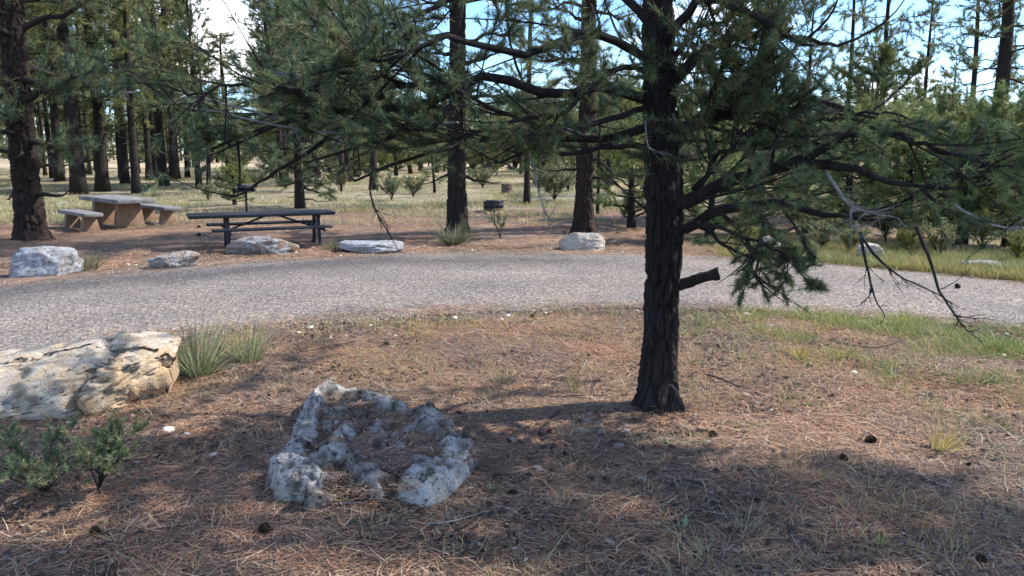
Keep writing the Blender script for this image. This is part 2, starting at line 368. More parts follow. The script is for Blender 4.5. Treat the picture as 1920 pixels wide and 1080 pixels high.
def strips(P0, D, Ln, w, curve, rng, colr, seg=3, flat=False, wexp=1.0):
    """B curved tapered blades: base P0, direction D, length Ln, bend vector curve"""
    B = len(P0); t = np.linspace(0, 1, seg + 1)
    C = P0[:, None] + D[:, None] * (Ln[:, None] * t)[..., None] + curve[:, None] * (t ** 2)[None, :, None] * Ln[:, None, None]
    side = np.cross(D, np.array([0, 0, 1.0])) if not flat else np.cross(D, np.array([0, 0, 1.0]))
    a = rng.uniform(0, 2 * pi, B); side = nrm(side + 1e-4)
    if not flat:
        up = np.cross(side, D); side = nrm(side * np.cos(a)[:, None] + up * np.sin(a)[:, None] * 0.6)
    ww = (w[:, None] * 0.5 * (1 - t ** 2 * 0.9 * wexp))[..., None] * side[:, None]
    V = np.stack([C - ww, C + ww], 2).reshape(B, -1, 3); k = (seg + 1) * 2
    f = np.array([[2 * i, 2 * i + 1, 2 * i + 3, 2 * i + 2] for i in range(seg)])
    Fq = (np.arange(B) * k)[:, None, None] + f[None]
    return V.reshape(-1, 3), Fq.reshape(-1, 4), np.repeat(colr, k, axis=0)
def pal(rng, n, cols, var=0.18):
    c = np.array(cols)[rng.integers(0, len(cols), n)]; return np.clip(c * (1 + rng.normal(0, var, (n, 1))), 0.003, 1)
def needle_patch(name, seed, n, rad, ln, w, cols, lift=0.018):
    rng = np.random.default_rng(seed); r = rad * np.sqrt(rng.random(n)); a = rng.uniform(0, 2 * pi, n)
    th_ = rng.uniform(0, 2 * pi, n); D = np.c_[np.cos(th_), np.sin(th_), rng.normal(0, 0.07, n)]; D = nrm(D)
    Ln = ln * rng.uniform(0.5, 1.25, n); P0 = np.c_[r * np.cos(a), r * np.sin(a), rng.random(n) ** 2 * lift] - D * Ln[:, None] * 0.5 * np.array([1, 1, 0])
    cv = np.c_[-D[:, 1], D[:, 0], np.zeros(n)] * rng.normal(0, 0.38, (n, 1))
    return mesh(name, *strips(P0, D, Ln, w * rng.uniform(0.7, 1.5, n), cv, rng, pal(rng, n, cols), 2, True, 0.6)[:2], MT['litter'], False,
                strips(P0, D, Ln, w * np.ones(n), cv, rng, pal(np.random.default_rng(seed + 1), n, cols), 2, True)[2])
LIT = [(0.37, 0.205, 0.125), (0.28, 0.155, 0.098), (0.19, 0.122, 0.092), (0.36, 0.235, 0.160), (0.11, 0.075, 0.060), (0.060, 0.045, 0.040), (0.50, 0.38, 0.28), (0.24, 0.185, 0.15), (0.31, 0.175, 0.108), (0.40, 0.27, 0.185), (0.05, 0.042, 0.04)]
np_ = [needle_patch('needle_patch', 50 + i, (300, 300, 240, 180)[i % 4], 0.26, (0.10, 0.085, 0.11, 0.12)[i % 4], (0.0028, 0.0026, 0.0030, 0.0037)[i % 4], LIT) for i in range(8)]
rng = np.random.default_rng(7)
n = 14000; x = rng.uniform(-6.5, 8.0, n); y = 1.6 + 7.6 * rng.random(n) ** 1.25
dens = fbm2(x, y, 1.7, 4, 77)
dist_in = R1 - np.hypot(x - C1[0], y - C1[1])
gm = sstep(2.6, 4.6, x) * sstep(5.0, 6.5, y)
k = (dist_in > 0.12) & (rng.random(n) < sstep(0.05, 1.0, dist_in) * (1 - 0.6 * gm) * np.clip(0.80 + dens * 1.1, 0.28, 1)) & (np.abs(x) < 1.2 + y * 0.82)
x, y = x[k], y[k]
def tilt(x, y):
    e = 0.15; return np.c_[np.arctan((th(x, y + e) - th(x, y - e)) / (2 * e)), -np.arctan((th(x + e, y) - th(x - e, y)) / (2 * e)), np.zeros(len(x))]
def put(x, y, rng, s0=0.8, s1=1.25, dz=0.0):
    r = tilt(x, y); r[:, 2] = rng.uniform(0, 2 * pi, len(x))
    r[:, :2] *= 0.0
    return np.c_[x, y, th(x, y) + dz], r, rng.uniform(s0, s1, len(x))
scatter('needle_litter', 'brown fallen pine needles covering the ground before the road', *put(x, y, rng, 0.8, 1.3), np_)
n = 4200; x = rng.uniform(-14, 9, n); y = rng.uniform(12.5, 25, n)
k = (road_d(x, y) > 0.35) & (y > 8) & (rng.random(n) < 0.85); x, y = x[k], y[k]
fp_ = [needle_patch('far_needle_patch', 70 + i, 150, 0.5, 0.16, 0.006, [(0.32, 0.19, 0.12), (0.25, 0.15, 0.10), (0.38, 0.27, 0.19), (0.16, 0.11, 0.085), (0.45, 0.36, 0.28)]) for i in range(3)]
def debris(name, seed):
    rng = np.random.default_rng(seed); G = Geo(); n = 26
    for i in range(n):
        a = rng.uniform(0, 6.28); l, w_ = rng.uniform(0.008, 0.03), rng.uniform(0.004, 0.014); c, s_ = math.cos(a), math.sin(a); p = rng.normal(0, 0.13, 2); z = rng.uniform(0.012, 0.026); t_ = rng.normal(0, 0.006)
        V = np.array([[-l, -w_, t_], [l * 0.8, -w_ * 0.7, -t_], [l, w_ * 0.8, 0], [-l * 0.6, w_, t_], [0, 0, 0.008]]); V[:, :2] = V[:, :2] @ np.array([[c, s_], [-s_, c]]); V[:, :2] += p; V[:, 2] += z
        G.add(V, np.array([[0, 1, 4], [1, 2, 4], [2, 3, 4], [3, 0, 4]]), np.array([(0.030, 0.022, 0.018), (0.055, 0.038, 0.03), (0.10, 0.07, 0.055), (0.22, 0.19, 0.165)])[rng.choice(4, p=[.4, .3, .2, .1])])
    return G.mesh(name, MT['litter'])
rd_ = np.random.default_rng(23); n = 1500; xd = rd_.uniform(-5, 7, n); yd = 2.0 + 7.0 * rd_.random(n) ** 1.2; kd = (R1 - np.hypot(xd - C1[0], yd - C1[1]) > 0.1) & (rd_.random(n) < np.clip(0.45 + fbm2(xd, yd, 1.1, 4, 78), 0.05, 1))
scatter('bark_debris', 'dark bark flakes and crumbled debris among the needles', *put(xd[kd], yd[kd], rd_, 0.6, 1.2), [debris('debris_patch', 60 + i) for i in range(4)])
scatter('needle_litter', 'reddish needle litter around the picnic tables across the road', *put(x, y, rng, 0.9, 1.5), fp_)

rq = np.random.default_rng(29); n = 420; a = rq.uniform(R(-70), R(70), n); sd_ = rq.random(n) < 0.6; off = np.abs(rq.normal(0, 0.22, n))
rr = np.where(sd_, R1 + off, R2 - off); x = np.where(sd_, C1[0], C2[0]) + rr * np.sin(a); y = np.where(sd_, C1[1], C2[1]) + rr * np.cos(a)
rp_ = [needle_patch('drift_patch', 85 + i, 26, 0.22, 0.12, 0.0045, LIT) for i in range(3)]
scatter('needle_litter', 'thin drift of fallen needles on the road margins', np.c_[x, y, np.full(n, 0.036)], np.c_[np.zeros((n, 2)), rq.uniform(0, 6.28, n)], rq.uniform(0.7, 1.3, n), rp_)

# ------------------------------------------------------------------ grass
def clump(name, seed, n, rad, ln, w, cols, lean=0.5, bend=0.6, mat=None, seg=3):
    rng = np.random.default_rng(seed); a = rng.uniform(0, 2 * pi, n); r = rad * np.sqrt(rng.random(n))
    l = np.abs(rng.normal(0, lean, n)); D = nrm(np.c_[np.cos(a) * l, np.sin(a) * l, np.ones(n)])
    b = a + rng.normal(0, 0.8, n); cv = np.c_[np.cos(b), np.sin(b), -0.6 * np.ones(n)] * (bend * rng.random((n, 1)))
    P0 = np.c_[r * np.cos(a), r * np.sin(a), np.full(n, -0.01)]
    V, Fq, C = strips(P0, D, ln * rng.uniform(0.45, 1.1, n), w * rng.uniform(0.7, 1.3, n), cv, rng, pal(rng, n, cols), seg)
    return mesh(name, V, Fq, mat or MT['grass'], False, C)
GREEN = [(0.17, 0.24, 0.075), (0.22, 0.29, 0.095), (0.27, 0.30, 0.125), (0.38, 0.34, 0.19), (0.14, 0.20, 0.07)]
STRAW = [(0.42, 0.34, 0.18), (0.35, 0.27, 0.14), (0.26, 0.22, 0.11), (0.48, 0.41, 0.25)]
MEAD = [(0.31, 0.295, 0.185), (0.40, 0.365, 0.25), (0.24, 0.25, 0.155), (0.46, 0.41, 0.29)]
gpat = [clump('green_tuft', 90 + i, 70, 0.12, 0.13, 0.004, GREEN, 0.7, 0.7) for i in range(4)]
spat = [clump('straw_tuft', 95 + i, 26, 0.10, 0.16, 0.003, STRAW + GREEN[2:3], 0.9, 0.8) for i in range(3)]
mpat = [clump('meadow_tuft', 100 + i, 110, 0.6, 0.17, 0.011, MEAD, 0.5, 0.6, seg=2) for i in range(4)]
# green verge on the near right
n = 6500; x = rng.uniform(1.2, 8.5, n); y = rng.uniform(4.6, 9.0, n); di = R1 - np.hypot(x - C1[0], y - C1[1])
nz = fbm2(x, y, 2.3, 4, 31)
k = (di > -0.02) & (rng.random(n) < np.clip(1.15 * np.exp(-np.clip(di - 0.3, 0, 9) / 0.95) * sstep(1.2, 3.4, x) * (0.30 + nz * 2.2), 0, 1)); x, y = x[k], y[k]
scatter('verge_grass', 'green grass growing along the near right road edge', *put(x, y, rng, 0.6, 1.5), gpat + spat[:2])
# sparse straw over the near ground
n = 4200; x = rng.uniform(-5, 7, n); y = rng.uniform(2.6, 9.0, n); di = R1 - np.hypot(x - C1[0], y - C1[1]); nz = fbm2(x, y, 1.6, 4, 33)
k = (di > 0.0) & (rng.random(n) < np.clip(0.10 + nz * 0.35 + 0.5 * np.exp(-np.clip(di, 0, 9) / 0.9), 0, 1)); x, y = x[k], y[k]
scatter('dry_grass', 'thin dry grass wisps among the fallen needles', *put(x, y, rng, 0.55, 1.2), spat)
# meadow behind the tables
n = 9000; y = 20 + 70 * rng.random(n) ** 1.6; x = rng.uniform(-1, 1, n) * (6 + y * 0.78); nz = fbm2(x, y, 0.3, 3, 35)
k = (rng.random(n) < np.clip(sstep(21.5, 25.5, y + nz * 3 + np.clip(-x - 11, 0, 6) * 1.2) * (0.55 + nz * 1.3), 0.04, 1)) | ((x > 9) & (y > 16)); x, y = x[k], y[k]
scatter('meadow_grass', 'pale yellow green meadow grass under the far pines', *put(x, y, rng, 0.7, 1.4), mpat)
# far right verge
rpat = [clump('verge_tuft', 110 + i, 90, 0.22, 0.24, 0.006, [(0.34, 0.31, 0.15), (0.25, 0.25, 0.10), (0.42, 0.37, 0.22), (0.18, 0.21, 0.08)], 0.55, 0.6) for i in range(3)]
n = 2600; a = rng.uniform(R(18), R(80), n); rr = R2 + 0.15 + 3.2 * rng.random(n) ** 1.3
x = C2[0] + rr * np.sin(a); y = C2[1] + rr * np.cos(a); nz = fbm2(x, y, 0.9, 3, 37)
k = rng.random(n) < np.clip(0.55 + nz + sstep(5, 7, x) * 0.4, 0, 1) * sstep(3.2, 5.5, x); x, y = x[k], y[k]
scatter('verge_grass', 'straw and green grass along the far right road edge', *put(x, y, rng, 0.6, 1.2), rpat)
# pale gravel crumbs on both road edges
def crumbs(name, seed, n, rad, s, mat):
    rng = np.random.default_rng(seed); G = Geo(); T = np.array([[1, 0, 0], [-1, 0, 0], [0, 1, 0], [0, -1, 0], [0, 0, 0.7], [0, 0, -0.5]])
    Ft = np.array([[0, 2, 4], [2, 1, 4], [1, 3, 4], [3, 0, 4], [2, 0, 5], [1, 2, 5], [3, 1, 5], [0, 3, 5]])
    for i in range(n):
        G.add(T * rng.uniform(0.5, 1.3, (6, 3)) * s * rng.uniform(0.4, 1.4) + np.array([rng.normal(0, rad), rng.normal(0, rad), s * 0.2]), Ft)
    return G.mesh(name, mat)
cp_ = [crumbs('gravel_patch', 120 + i, 30, 0.15, 0.009, MT['pebble'] if i == 2 else MT['pebble_grey']) for i in range(3)]
n = 240; a = rng.uniform(R(-75), R(75), n); side = rng.random(n) < 0.5
rr = np.where(side, R1 - np.abs(rng.normal(0.04, 0.13, n)), R2 + np.abs(rng.normal(0.04, 0.25, n)))
x = np.where(side, C1[0], C2[0]) + rr * np.sin(a); y = np.where(side, C1[1], C2[1]) + rr * np.cos(a)
scatter('edge_gravel', 'pale gravel crumbs along both edges of the road', *put(x, y, rng, 0.7, 1.4), cp_)

# ------------------------------------------------------------------ conifers
NEED_D = [(0.100, 0.148, 0.090), (0.118, 0.168, 0.098), (0.080, 0.118, 0.078), (0.148, 0.190, 0.110), (0.17, 0.155, 0.10)]
NEED_M = [(0.165, 0.185, 0.080), (0.130, 0.155, 0.074), (0.20, 0.21, 0.092), (0.10, 0.125, 0.068), (0.24, 0.23, 0.11)]
NEED_J = [(0.165, 0.22, 0.092), (0.20, 0.25, 0.105), (0.24, 0.275, 0.125), (0.13, 0.175, 0.08), (0.27, 0.28, 0.15)]
def needles(P, D, n, ln, w, rng, cols, spread=0.75):
    """one narrow triangle per needle, n per tuft"""
    Tn = len(P); P = np.repeat(P, n, 0); D = np.repeat(D, n, 0); B = len(P)
    d = nrm(D + rng.normal(0, spread, (B, 3))); p = P + D * rng.uniform(-0.5, 0.3, (B, 1)) * ln
    l = ln * rng.uniform(0.6, 1.2, (B, 1)); s = nrm(np.cross(d, rng.normal(0, 1, (B, 3)))) * w * 0.5
    V = np.stack([p - s, p + s, p + d * l], 1).reshape(-1, 3)
    base = pal(rng, Tn, cols, 0.2); c = np.repeat(base, n, 0) * rng.uniform(0.75, 1.3, (B, 1))
    return V, np.arange(B * 3).reshape(-1, 3), np.repeat(np.clip(c, 0.01, 1), 3, 0)
def sprays(Pb, Rb, rng, k, l0, l1, m, t0=0.25, up=0.15, r=0.006, nt=4, side=1.0):
    """k twigs on each limb (B,n,3), m tufts on each twig -> twig polylines, radii, tuft points, tuft directions"""
    B, n, _ = Pb.shape; t = rng.uniform(t0, 1.0, (B, k)); t[:, 0] = 1.0
    f = t * (n - 1); i = np.clip(f.astype(int), 0, n - 2); u = (f - i)[..., None]; bi = np.arange(B)[:, None]
    p = Pb[bi, i] * (1 - u) + Pb[bi, i + 1] * u; tg = nrm(Pb[bi, i + 1] - Pb[bi, i])
    d = nrm(tg * rng.uniform(0.5, 1.1, (B, k, 1)) + rng.normal(0, 0.55, (B, k, 3)) * np.array([1, 1, 0.7]) * side + np.array([0, 0, up]))
    ln = rng.uniform(l0, l1, (B, k)) * (1.15 - 0.5 * t); s = np.linspace(0, 1, nt)
    cv = rng.normal(0, 0.16, (B, k, 3)) + np.array([0, 0, 0.10])
    Q = p[:, :, None] + d[:, :, None] * (ln[..., None] * s)[..., None] + cv[:, :, None] * (s ** 2)[None, None, :, None] * ln[..., None, None]
    Q = Q.reshape(-1, nt, 3); rad = np.repeat(np.linspace(r, r * 0.35, nt)[None], len(Q), 0)
    tt = rng.uniform(0.25, 1.0, (len(Q), m)); tt[:, 0] = 1; f = tt * (nt - 1); i = np.clip(f.astype(int), 0, nt - 2); u = (f - i)[..., None]; bi = np.arange(len(Q))[:, None]
    tp = Q[bi, i] * (1 - u) + Q[bi, i + 1] * u; td = nrm(Q[bi, i + 1] - Q[bi, i] + 0)
    td = nrm(td + rng.normal(0, 0.25, td.shape) + np.array([0, 0, 0.12]))
    return Q, rad, tp.reshape(-1, 3), td.reshape(-1, 3)
def limbs_on(rng, H, r0, z0, z1, nb, Lf, elev, droop, nseg=8, cx=None):
    """nb limbs between heights z0..z1; Lf(u) gives length; elev start slope"""
    z = np.linspace(z0, z1, nb) + rng.normal(0, (z1 - z0) / nb * 0.4, nb); az = np.arange(nb) * 2.399 + rng.normal(0, 0.5, nb)
    u = np.clip((z - z0) / (H - z0), 0, 1); Ln = Lf(u) * rng.uniform(0.65, 1.15, nb); el = elev + 0.5 * u + rng.normal(0, 0.15, nb)
    s = np.linspace(0, 1, nseg); d = np.c_[np.cos(az) * np.cos(el), np.sin(az) * np.cos(el), np.sin(el)]
    P = np.zeros((nb, nseg, 3)); P[:, 0, 2] = z
    if cx is not None: P[:, 0, :2] = cx(z)
    P = P[:, :1] + d[:, None] * (Ln[:, None] * s)[..., None]
    P[..., 2] += -droop * Ln[:, None] * (s ** 1.6)[None] + droop * 0.75 * Ln[:, None] * (s ** 4)[None]
    w = rng.normal(0, 0.05, (nb, nseg, 3)).cumsum(1) * Ln[:, None, None] * (s > 0)[None, :, None] * 0.6; P += w
    rb = np.clip(r0 * (1 - z / H) * 0.32, 0.012, 0.2); Rr = rb[:, None] * (1 - 0.85 * s)[None] + 0.004
    return P, Rr
def pine_meshes(seed, H, r0, z0, nb, Lmax, k, m, nn, ln, w, cols, bark_m, elev=0.05, droop=0.18, dead=6, sides=9, shape='pine', tl=(0.5, 1.1), lean=0.02, trunk=True, tw_r=0.012):
    rng = np.random.default_rng(seed)
    zz = np.linspace(-0.15, H, 16); ph = rng.uniform(0, 6, 2)
    cx = lambda z: np.c_[lean * z + 0.05 * np.sin(z * 0.5 + ph[0]) - 0.05 * np.sin(ph[0]), 0.05 * np.sin(z * 0.6 + ph[1]) - 0.05 * np.sin(ph[1])]
    rad = r0 * np.clip(1 - zz / (H * 1.01), 0, 1) ** 0.75 * (1 + 0.35 * np.exp(-np.clip(zz, 0, 9) / 0.35)) + 0.008
    G = Geo()
    if trunk: G.add(*tubes(np.c_[cx(zz), zz], rad, sides))
    if shape == 'pine': Lf = lambda u: Lmax * (0.35 + 1.2 * u * (1 - u) * 2.2) * (1 - u) ** 0.55 + 0.25
    else: Lf = lambda u: Lmax * np.sqrt(np.clip(1 - (u * 1.9 - 0.75) ** 2 / 1.4, 0.05, 1))
    P, Rr = limbs_on(rng, H, r0, z0, H * 0.97, nb, Lf, elev, droop, 8, cx); G.add(*tubes(P, Rr, 4))
    if dead:
        Pd, Rd = limbs_on(rng, H, r0, z0 * 0.45, z0 * 1.1, dead, lambda u: Lmax * 0.5 + 0 * u, -0.1, 0.2, 6, cx); G.add(*tubes(Pd, Rd * 0.6, 4))
    Q, q, tp, td = sprays(P, Rr, rng, k, tl[0], tl[1], m, r=tw_r); G.add(*tubes(Q, q, 3, False))
    V, Fq, C = needles(tp, td, nn, ln, w, rng, cols)
    return G.mesh('trunk', bark_m, True), mesh('crown', V, Fq, MT['needles'], False, C)
def place_tree(name, label, cat, px_or_xy, meshes, sc=1.0, rz=0.0, group=None, wide=1.0, tall=1.0):
    x, y = px_or_xy; o = thing(name, label, cat, (x, y, float(th([x], [y])[0]) - 0.03), rz, group); o.scale = (sc * wide, sc * wide, sc * tall)
    link('trunk', meshes[0], o); link('crown', meshes[1], o); return o

# ---- trunks with real bark plates
def worley(u, v, nu, seed):
    """u wraps at nu cells; returns F2-F1 and cell id"""
    iu, iv = np.floor(u).astype(int), np.floor(v).astype(int); f1 = np.full(u.shape, 9.0); f2 = f1.copy(); cid = np.zeros(u.shape)
    for a in (-1, 0, 1):
        for b in (-1, 0, 1):
            cu, cv = iu + a, iv + b; w = np.mod(cu, nu)
            pu = cu + 0.1 + 0.8 * h3(w, cv, w * 0, seed); pv = cv + 0.1 + 0.8 * h3(w, cv, w * 0 + 1, seed)
            d = np.hypot(u - pu, v - pv); s = d < f1
            f2 = np.where(s, f1, np.minimum(f2, d)); cid = np.where(s, h3(w, cv, w * 0 + 2, seed), cid); f1 = np.minimum(f1, d)
    return f2 - f1, cid
def barked(cx, rad, z0, z1, ns, nz, cells, cell_h, depth, seed, root=0.0):
    """trunk skin; cx(z)->(n,2), rad(z)->(n,); furrows cut into it"""
    z = np.linspace(z0, z1, nz); a = np.arange(ns) * 2 * pi / ns; A, Z = np.meshgrid(a, z)
    warp = fbm(np.c_[np.cos(A).ravel() * 1.5, np.sin(A).ravel() * 1.5, Z.ravel() * 2.0], 3, seed).reshape(A.shape)
    e, cid = worley(A / (2 * pi) * cells + warp * 0.55, Z / cell_h + warp * 0.6, cells, seed)
    e = e + 0.10 * fbm(np.c_[np.cos(A).ravel() * 9, np.sin(A).ravel() * 9, Z.ravel() * 10], 3, seed + 5).reshape(A.shape)
    f = fbm(np.c_[np.cos(A).ravel() * 3, np.sin(A).ravel() * 3, Z.ravel() * 3], 4, seed + 3).reshape(A.shape)
    g = fbm(np.c_[np.cos(A).ravel() * 14, np.sin(A).ravel() * 14, Z.ravel() * 30], 3, seed + 8).reshape(A.shape)
    r = rad(z)[:, None] * (1 + 0.05 * f) + depth * (sstep(0.02, 0.30, e) - 1 + (cid - 0.5) * 0.9 + 0.35 * g)
    r = r + root * np.exp(-np.clip(Z, 0, 9) / 0.10) * (0.5 + 0.5 * np.sin(5 * A + seed + 0.8 * np.sin(2 * A)))
    c = cx(z); V = np.stack([c[:, 0:1] + r * np.cos(A), c[:, 1:2] + r * np.sin(A), Z], -1).reshape(-1, 3)
    i = np.arange(ns * nz).reshape(nz, ns); j = np.roll(i, -1, 1)
    return V, np.stack([i[:-1], j[:-1], j[1:], i[1:]], -1).reshape(-1, 4)

# ------------------------------------------------------------------ the dark pine standing in the needle litter
FX, FY = gp(1238, 775)
FY += 0.14; FZ = float(th([FX], [FY])[0])
ft = thing('pine_tree', 'dark rough barked pine with a sawn branch stub standing in the litter before the road', 'tree', (FX, FY, FZ))
fl = lambda px, py, Y: at(px, py, Y) - np.array([FX, FY, FZ])
ctl = np.array([fl(1238, 775, FY), fl(1242, 600, FY), fl(1244, 450, FY), fl(1243, 330, FY), fl(1236, 150, FY), fl(1233, 0, FY), fl(1228, -250, FY), fl(1240, -700, FY), fl(1245, -1150, FY)])
ctl[0, :2] = 0
def fcx(z): return np.c_[np.interp(z, ctl[:, 2], ctl[:, 0]), np.interp(z, ctl[:, 2], ctl[:, 1])]
def frad(z): return np.interp(z, [-0.2, 0, 0.08, 0.3, 0.9, 1.5, 2.2, 3.0, 4.0, 5.5, 7.2], [0.22, 0.172, 0.150, 0.127, 0.118, 0.126, 0.108, 0.094, 0.082, 0.05, 0.01])
G = Geo(); G.add(*barked(fcx, frad, -0.15, 3.6, 160, 440, 11, 0.24, 0.022, 11, 0.05))
zz = np.linspace(3.5, 7.0, 10); G.add(*tubes(np.c_[fcx(zz), zz], frad(zz) * 0.98, 12)); link('trunk', G.mesh('trunk', MT['bark_dark'], True), ft)
p = np.array([fl(1262, 536, FY), fl(1290, 530, FY - 0.05), fl(1320, 519, FY - 0.1), fl(1348, 513, FY - 0.13)])
G = Geo(); P_ = poly(p, 14); V, Fc = tubes(P_, 0.043 - 0.008 * np.linspace(0, 1, 14) ** 0.5 + 0.010 * (np.linspace(0, 1, 14) > 0.85), 14)
V += 0.005 * np.c_[vnoise(V * 40, 1), vnoise(V * 40, 2), vnoise(V * 40, 3)]; link('branch_stub', mesh('branch_stub', V, Fc, MT['bark_dark'], False), ft, )['label'] = 'short sawn off branch stub'
frng = np.random.default_rng(5)
GAPS = [(832, 884, -50, 135, .12), (832, 884, 195, 450, .12), (100, 640, 352, 480, .06), (640, 1205, 335, 520, .08), (365, 525, -50, 105, .12), (885, 965, 40, 165, .2), (1060, 1140, -50, 60, .3), (1070, 1130, 300, 460, .06), 
        (1195, 1290, 430, 900, 0.0), (1580, 2000, 225, 455, .62), (1270, 1560, 585, 900, 0.0), (1290, 1545, 540, 585, .45), (1545, 2000, 455, 900, .05), (1560, 2000, -100, 225, .2), (1480, 1560, -100, 140, .5), (-100, 240, 170, 352, .12), (1240, 1375, 470, 640, .03), (240, 640, 285, 352, .4), (640, 830, 285, 335, .4), (884, 1070, 285, 335, .4)]
def keep(P, rng):
    """where the crown is open: most sprays there are missing"""
    px, py = to_px(P + np.array([FX, FY, FZ])); k = np.ones(len(P))
    for a, b, c, d, q in GAPS: k = np.where((px > a) & (px < b) & (py > c) & (py < d), np.minimum(k, q), k)
    return rng.random(len(P)) < k
def limb(pts, r, k=26, m=7, nn=22, tl=(0.14, 0.42), t0=0.10, ln=0.062, w=0.0040, cols=NEED_D, up=0.05, n=16, sub=None, mat='bark_dark', spread=0.55, dead=0):
    """one limb of the near pine with its twigs, and its needles as a sub-part"""
    P = poly(np.array([fl(*q) for q in pts]), n); s = np.linspace(0, 1, n)
    P += frng.normal(0, 0.016, P.shape).cumsum(0) * (s > 0.05)[:, None]
    G = Geo(); rr = r * (1 - 0.86 * s) + 0.004
    X, Fc = tubes(P, rr, 9); X += 0.10 * r * np.c_[vnoise(X * 22, 1), vnoise(X * 22, 2), vnoise(X * 22, 3)]; G.add(X, Fc)
    PB = P[None]; nt_ = 6
    # side branches first, then twigs on them
    kb = max(4, int(k * 0.42)); Q, q, _, _ = sprays(PB, rr[None], frng, kb, tl[1] * 1.1, tl[1] * 2.3, 1, t0, up - 0.05, r * 0.2 + 0.003, nt_)
    kk = keep(Q[:, -1], frng); kk[0] |= not kk.any(); Q, q = Q[kk], q[kk]
    G.add(*tubes(Q, q, 5, False))
    m = m + 3
    Q2, q2, tp, td = sprays(Q, q, frng, max(4, k // 5), tl[0], tl[1], m, 0.2, up, 0.0035, 4)
    kq = keep(Q2[:, -1], frng); kt = np.repeat(kq, m) & (keep(tp, frng) | ((frng.random(len(tp)) < 0.30) & ~((to_px(tp + np.array([FX, FY, FZ]))[0] > 1240) & (to_px(tp + np.array([FX, FY, FZ]))[0] < 1375) & (to_px(tp + np.array([FX, FY, FZ]))[1] > 470)))); G.add(*tubes(Q2[kq], q2[kq], 3, False)); tp, td = tp[kt], td[kt]
    o = link('limb', G.mesh('limb', MT[mat], True), ft)
    if nn:
        V, Fq, C = needles(tp, td, nn, ln, w, frng, cols, spread); link('needle_foliage', mesh('needle_foliage', V, Fq, MT['needles'], False, C), o)
    return o
Y0 = FY
# left side
limb([(1225, 190, Y0), (1130, 165, Y0 - .1), (1030, 175, Y0 - .25), (930, 130, Y0 - .35), (860, 155, Y0 - .4), (760, 178, Y0 - .5), (650, 183, Y0 - .55), (540, 215, Y0 - .6), (430, 245, Y0 - .65)], 0.034, 48, 7, 20)
limb([(1225, 235, Y0), (1120, 255, Y0 + .1), (1000, 250, Y0 + .2), (900, 262, Y0 + .2), (790, 290, Y0 + .15), (690, 330, Y0 + .1)], 0.03, 34, 6, 20)
limb([(1228, 120, Y0), (1120, 60, Y0 - .2), (980, 90, Y0 - .5), (830, 60, Y0 - .7), (740, 95, Y0 - .8), (660, 100, Y0 - .9)], 0.028, 36, 7, 20)
limb([(1228, 60, Y0), (1100, -40, Y0 + .1), (930, -50, Y0 + .2), (790, 0, Y0 + .1), (700, 50, Y0), (620, 110, Y0)], 0.026, 34, 6, 20)
limb([(1220, 280, Y0), (1160, 275, Y0 - .2), (1090, 290, Y0 - .35), (1020, 270, Y0 - .5), (960, 300, Y0 - .6)], 0.02, 24, 6, 22)
limb([(800, 170, Y0 - .45), (740, 140, Y0 - .6), (650, 125, Y0 - .7), (560, 140, Y0 - .8), (470, 165, Y0 - .9)], 0.018, 26, 6, 18)
limb([(720, 180, Y0 - .5), (640, 230, Y0 - .4), (560, 290, Y0 - .4), (480, 320, Y0 - .4), (420, 345, Y0 - .4)], 0.014, 22, 5, 18)
limb([(880, 150, Y0 - .4), (850, 200, Y0 - .5), (780, 230, Y0 - .6), (700, 250, Y0 - .6), (620, 275, Y0 - .6)], 0.016, 28, 6, 20)
# right side
limb([(1250, 290, Y0), (1300, 250, Y0), (1370, 215, Y0 - .1), (1450, 170, Y0 - .2), (1530, 165, Y0 - .3), (1610, 185, Y0 - .4)], 0.062, 48, 7, 22, w=0.0045)
limb([(1255, 375, Y0), (1300, 355, Y0 - .1), (1380, 325, Y0 - .2), (1480, 303, Y0 - .4), (1570, 310, Y0 - .5), (1660, 330, Y0 - .6), (1760, 345, Y0 - .7)], 0.052, 46, 7, 22)
limb([(1260, 440, Y0), (1295, 428, Y0 - .1), (1360, 392, Y0 - .25), (1440, 378, Y0 - .4), (1530, 390, Y0 - .5), (1620, 400, Y0 - .6)], 0.045, 38, 6, 22)
limb([(1250, 170, Y0), (1330, 90, Y0 + .2), (1420, 50, Y0 + .3), (1500, 50, Y0 + .3), (1570, 60, Y0 + .3)], 0.04, 26, 5, 18)
limb([(1245, 90, Y0), (1300, 10, Y0 - .3), (1360, 10, Y0 - .4), (1420, 50, Y0 - .5), (1470, 90, Y0 - .6)], 0.03, 24, 5, 18)
limb([(1400, 388, Y0 - .35), (1440, 420, Y0 - .5), (1460, 470, Y0 - .6), (1455, 505, Y0 - .65), (1480, 540, Y0 - .7)], 0.012, 24, 6, 24, t0=0.3, up=-0.25, tl=(0.1, 0.26))
limb([(1350, 395, Y0 - .25), (1385, 430, Y0 - .3), (1400, 480, Y0 - .4), (1385, 530, Y0 - .4)], 0.012, 14, 6, 24, t0=0.35, up=-0.2, tl=(0.1, 0.22))
limb([(1480, 305, Y0 - .4), (1560, 270, Y0 - .6), (1660, 260, Y0 - .8), (1760, 290, Y0 - .95), (1860, 330, Y0 - 1.05)], 0.022, 36, 6, 20, cols=NEED_J)
limb([(1430, 180, Y0 - .2), (1500, 220, Y0 - .3), (1590, 240, Y0 - .4), (1680, 230, Y0 - .5)], 0.02, 30, 6, 20)
limb([(1250, 330, Y0), (1330, 280, Y0 + .4), (1420, 260, Y0 + .7), (1500, 250, Y0 + .9)], 0.03, 30, 6, 20)
limb([(1760, 345, Y0 - .7), (1820, 350, Y0 - .8), (1880, 380, Y0 - .9), (1950, 400, Y0 - 1.0)], 0.012, 16, 6, 20, cols=NEED_J, up=-0.1)
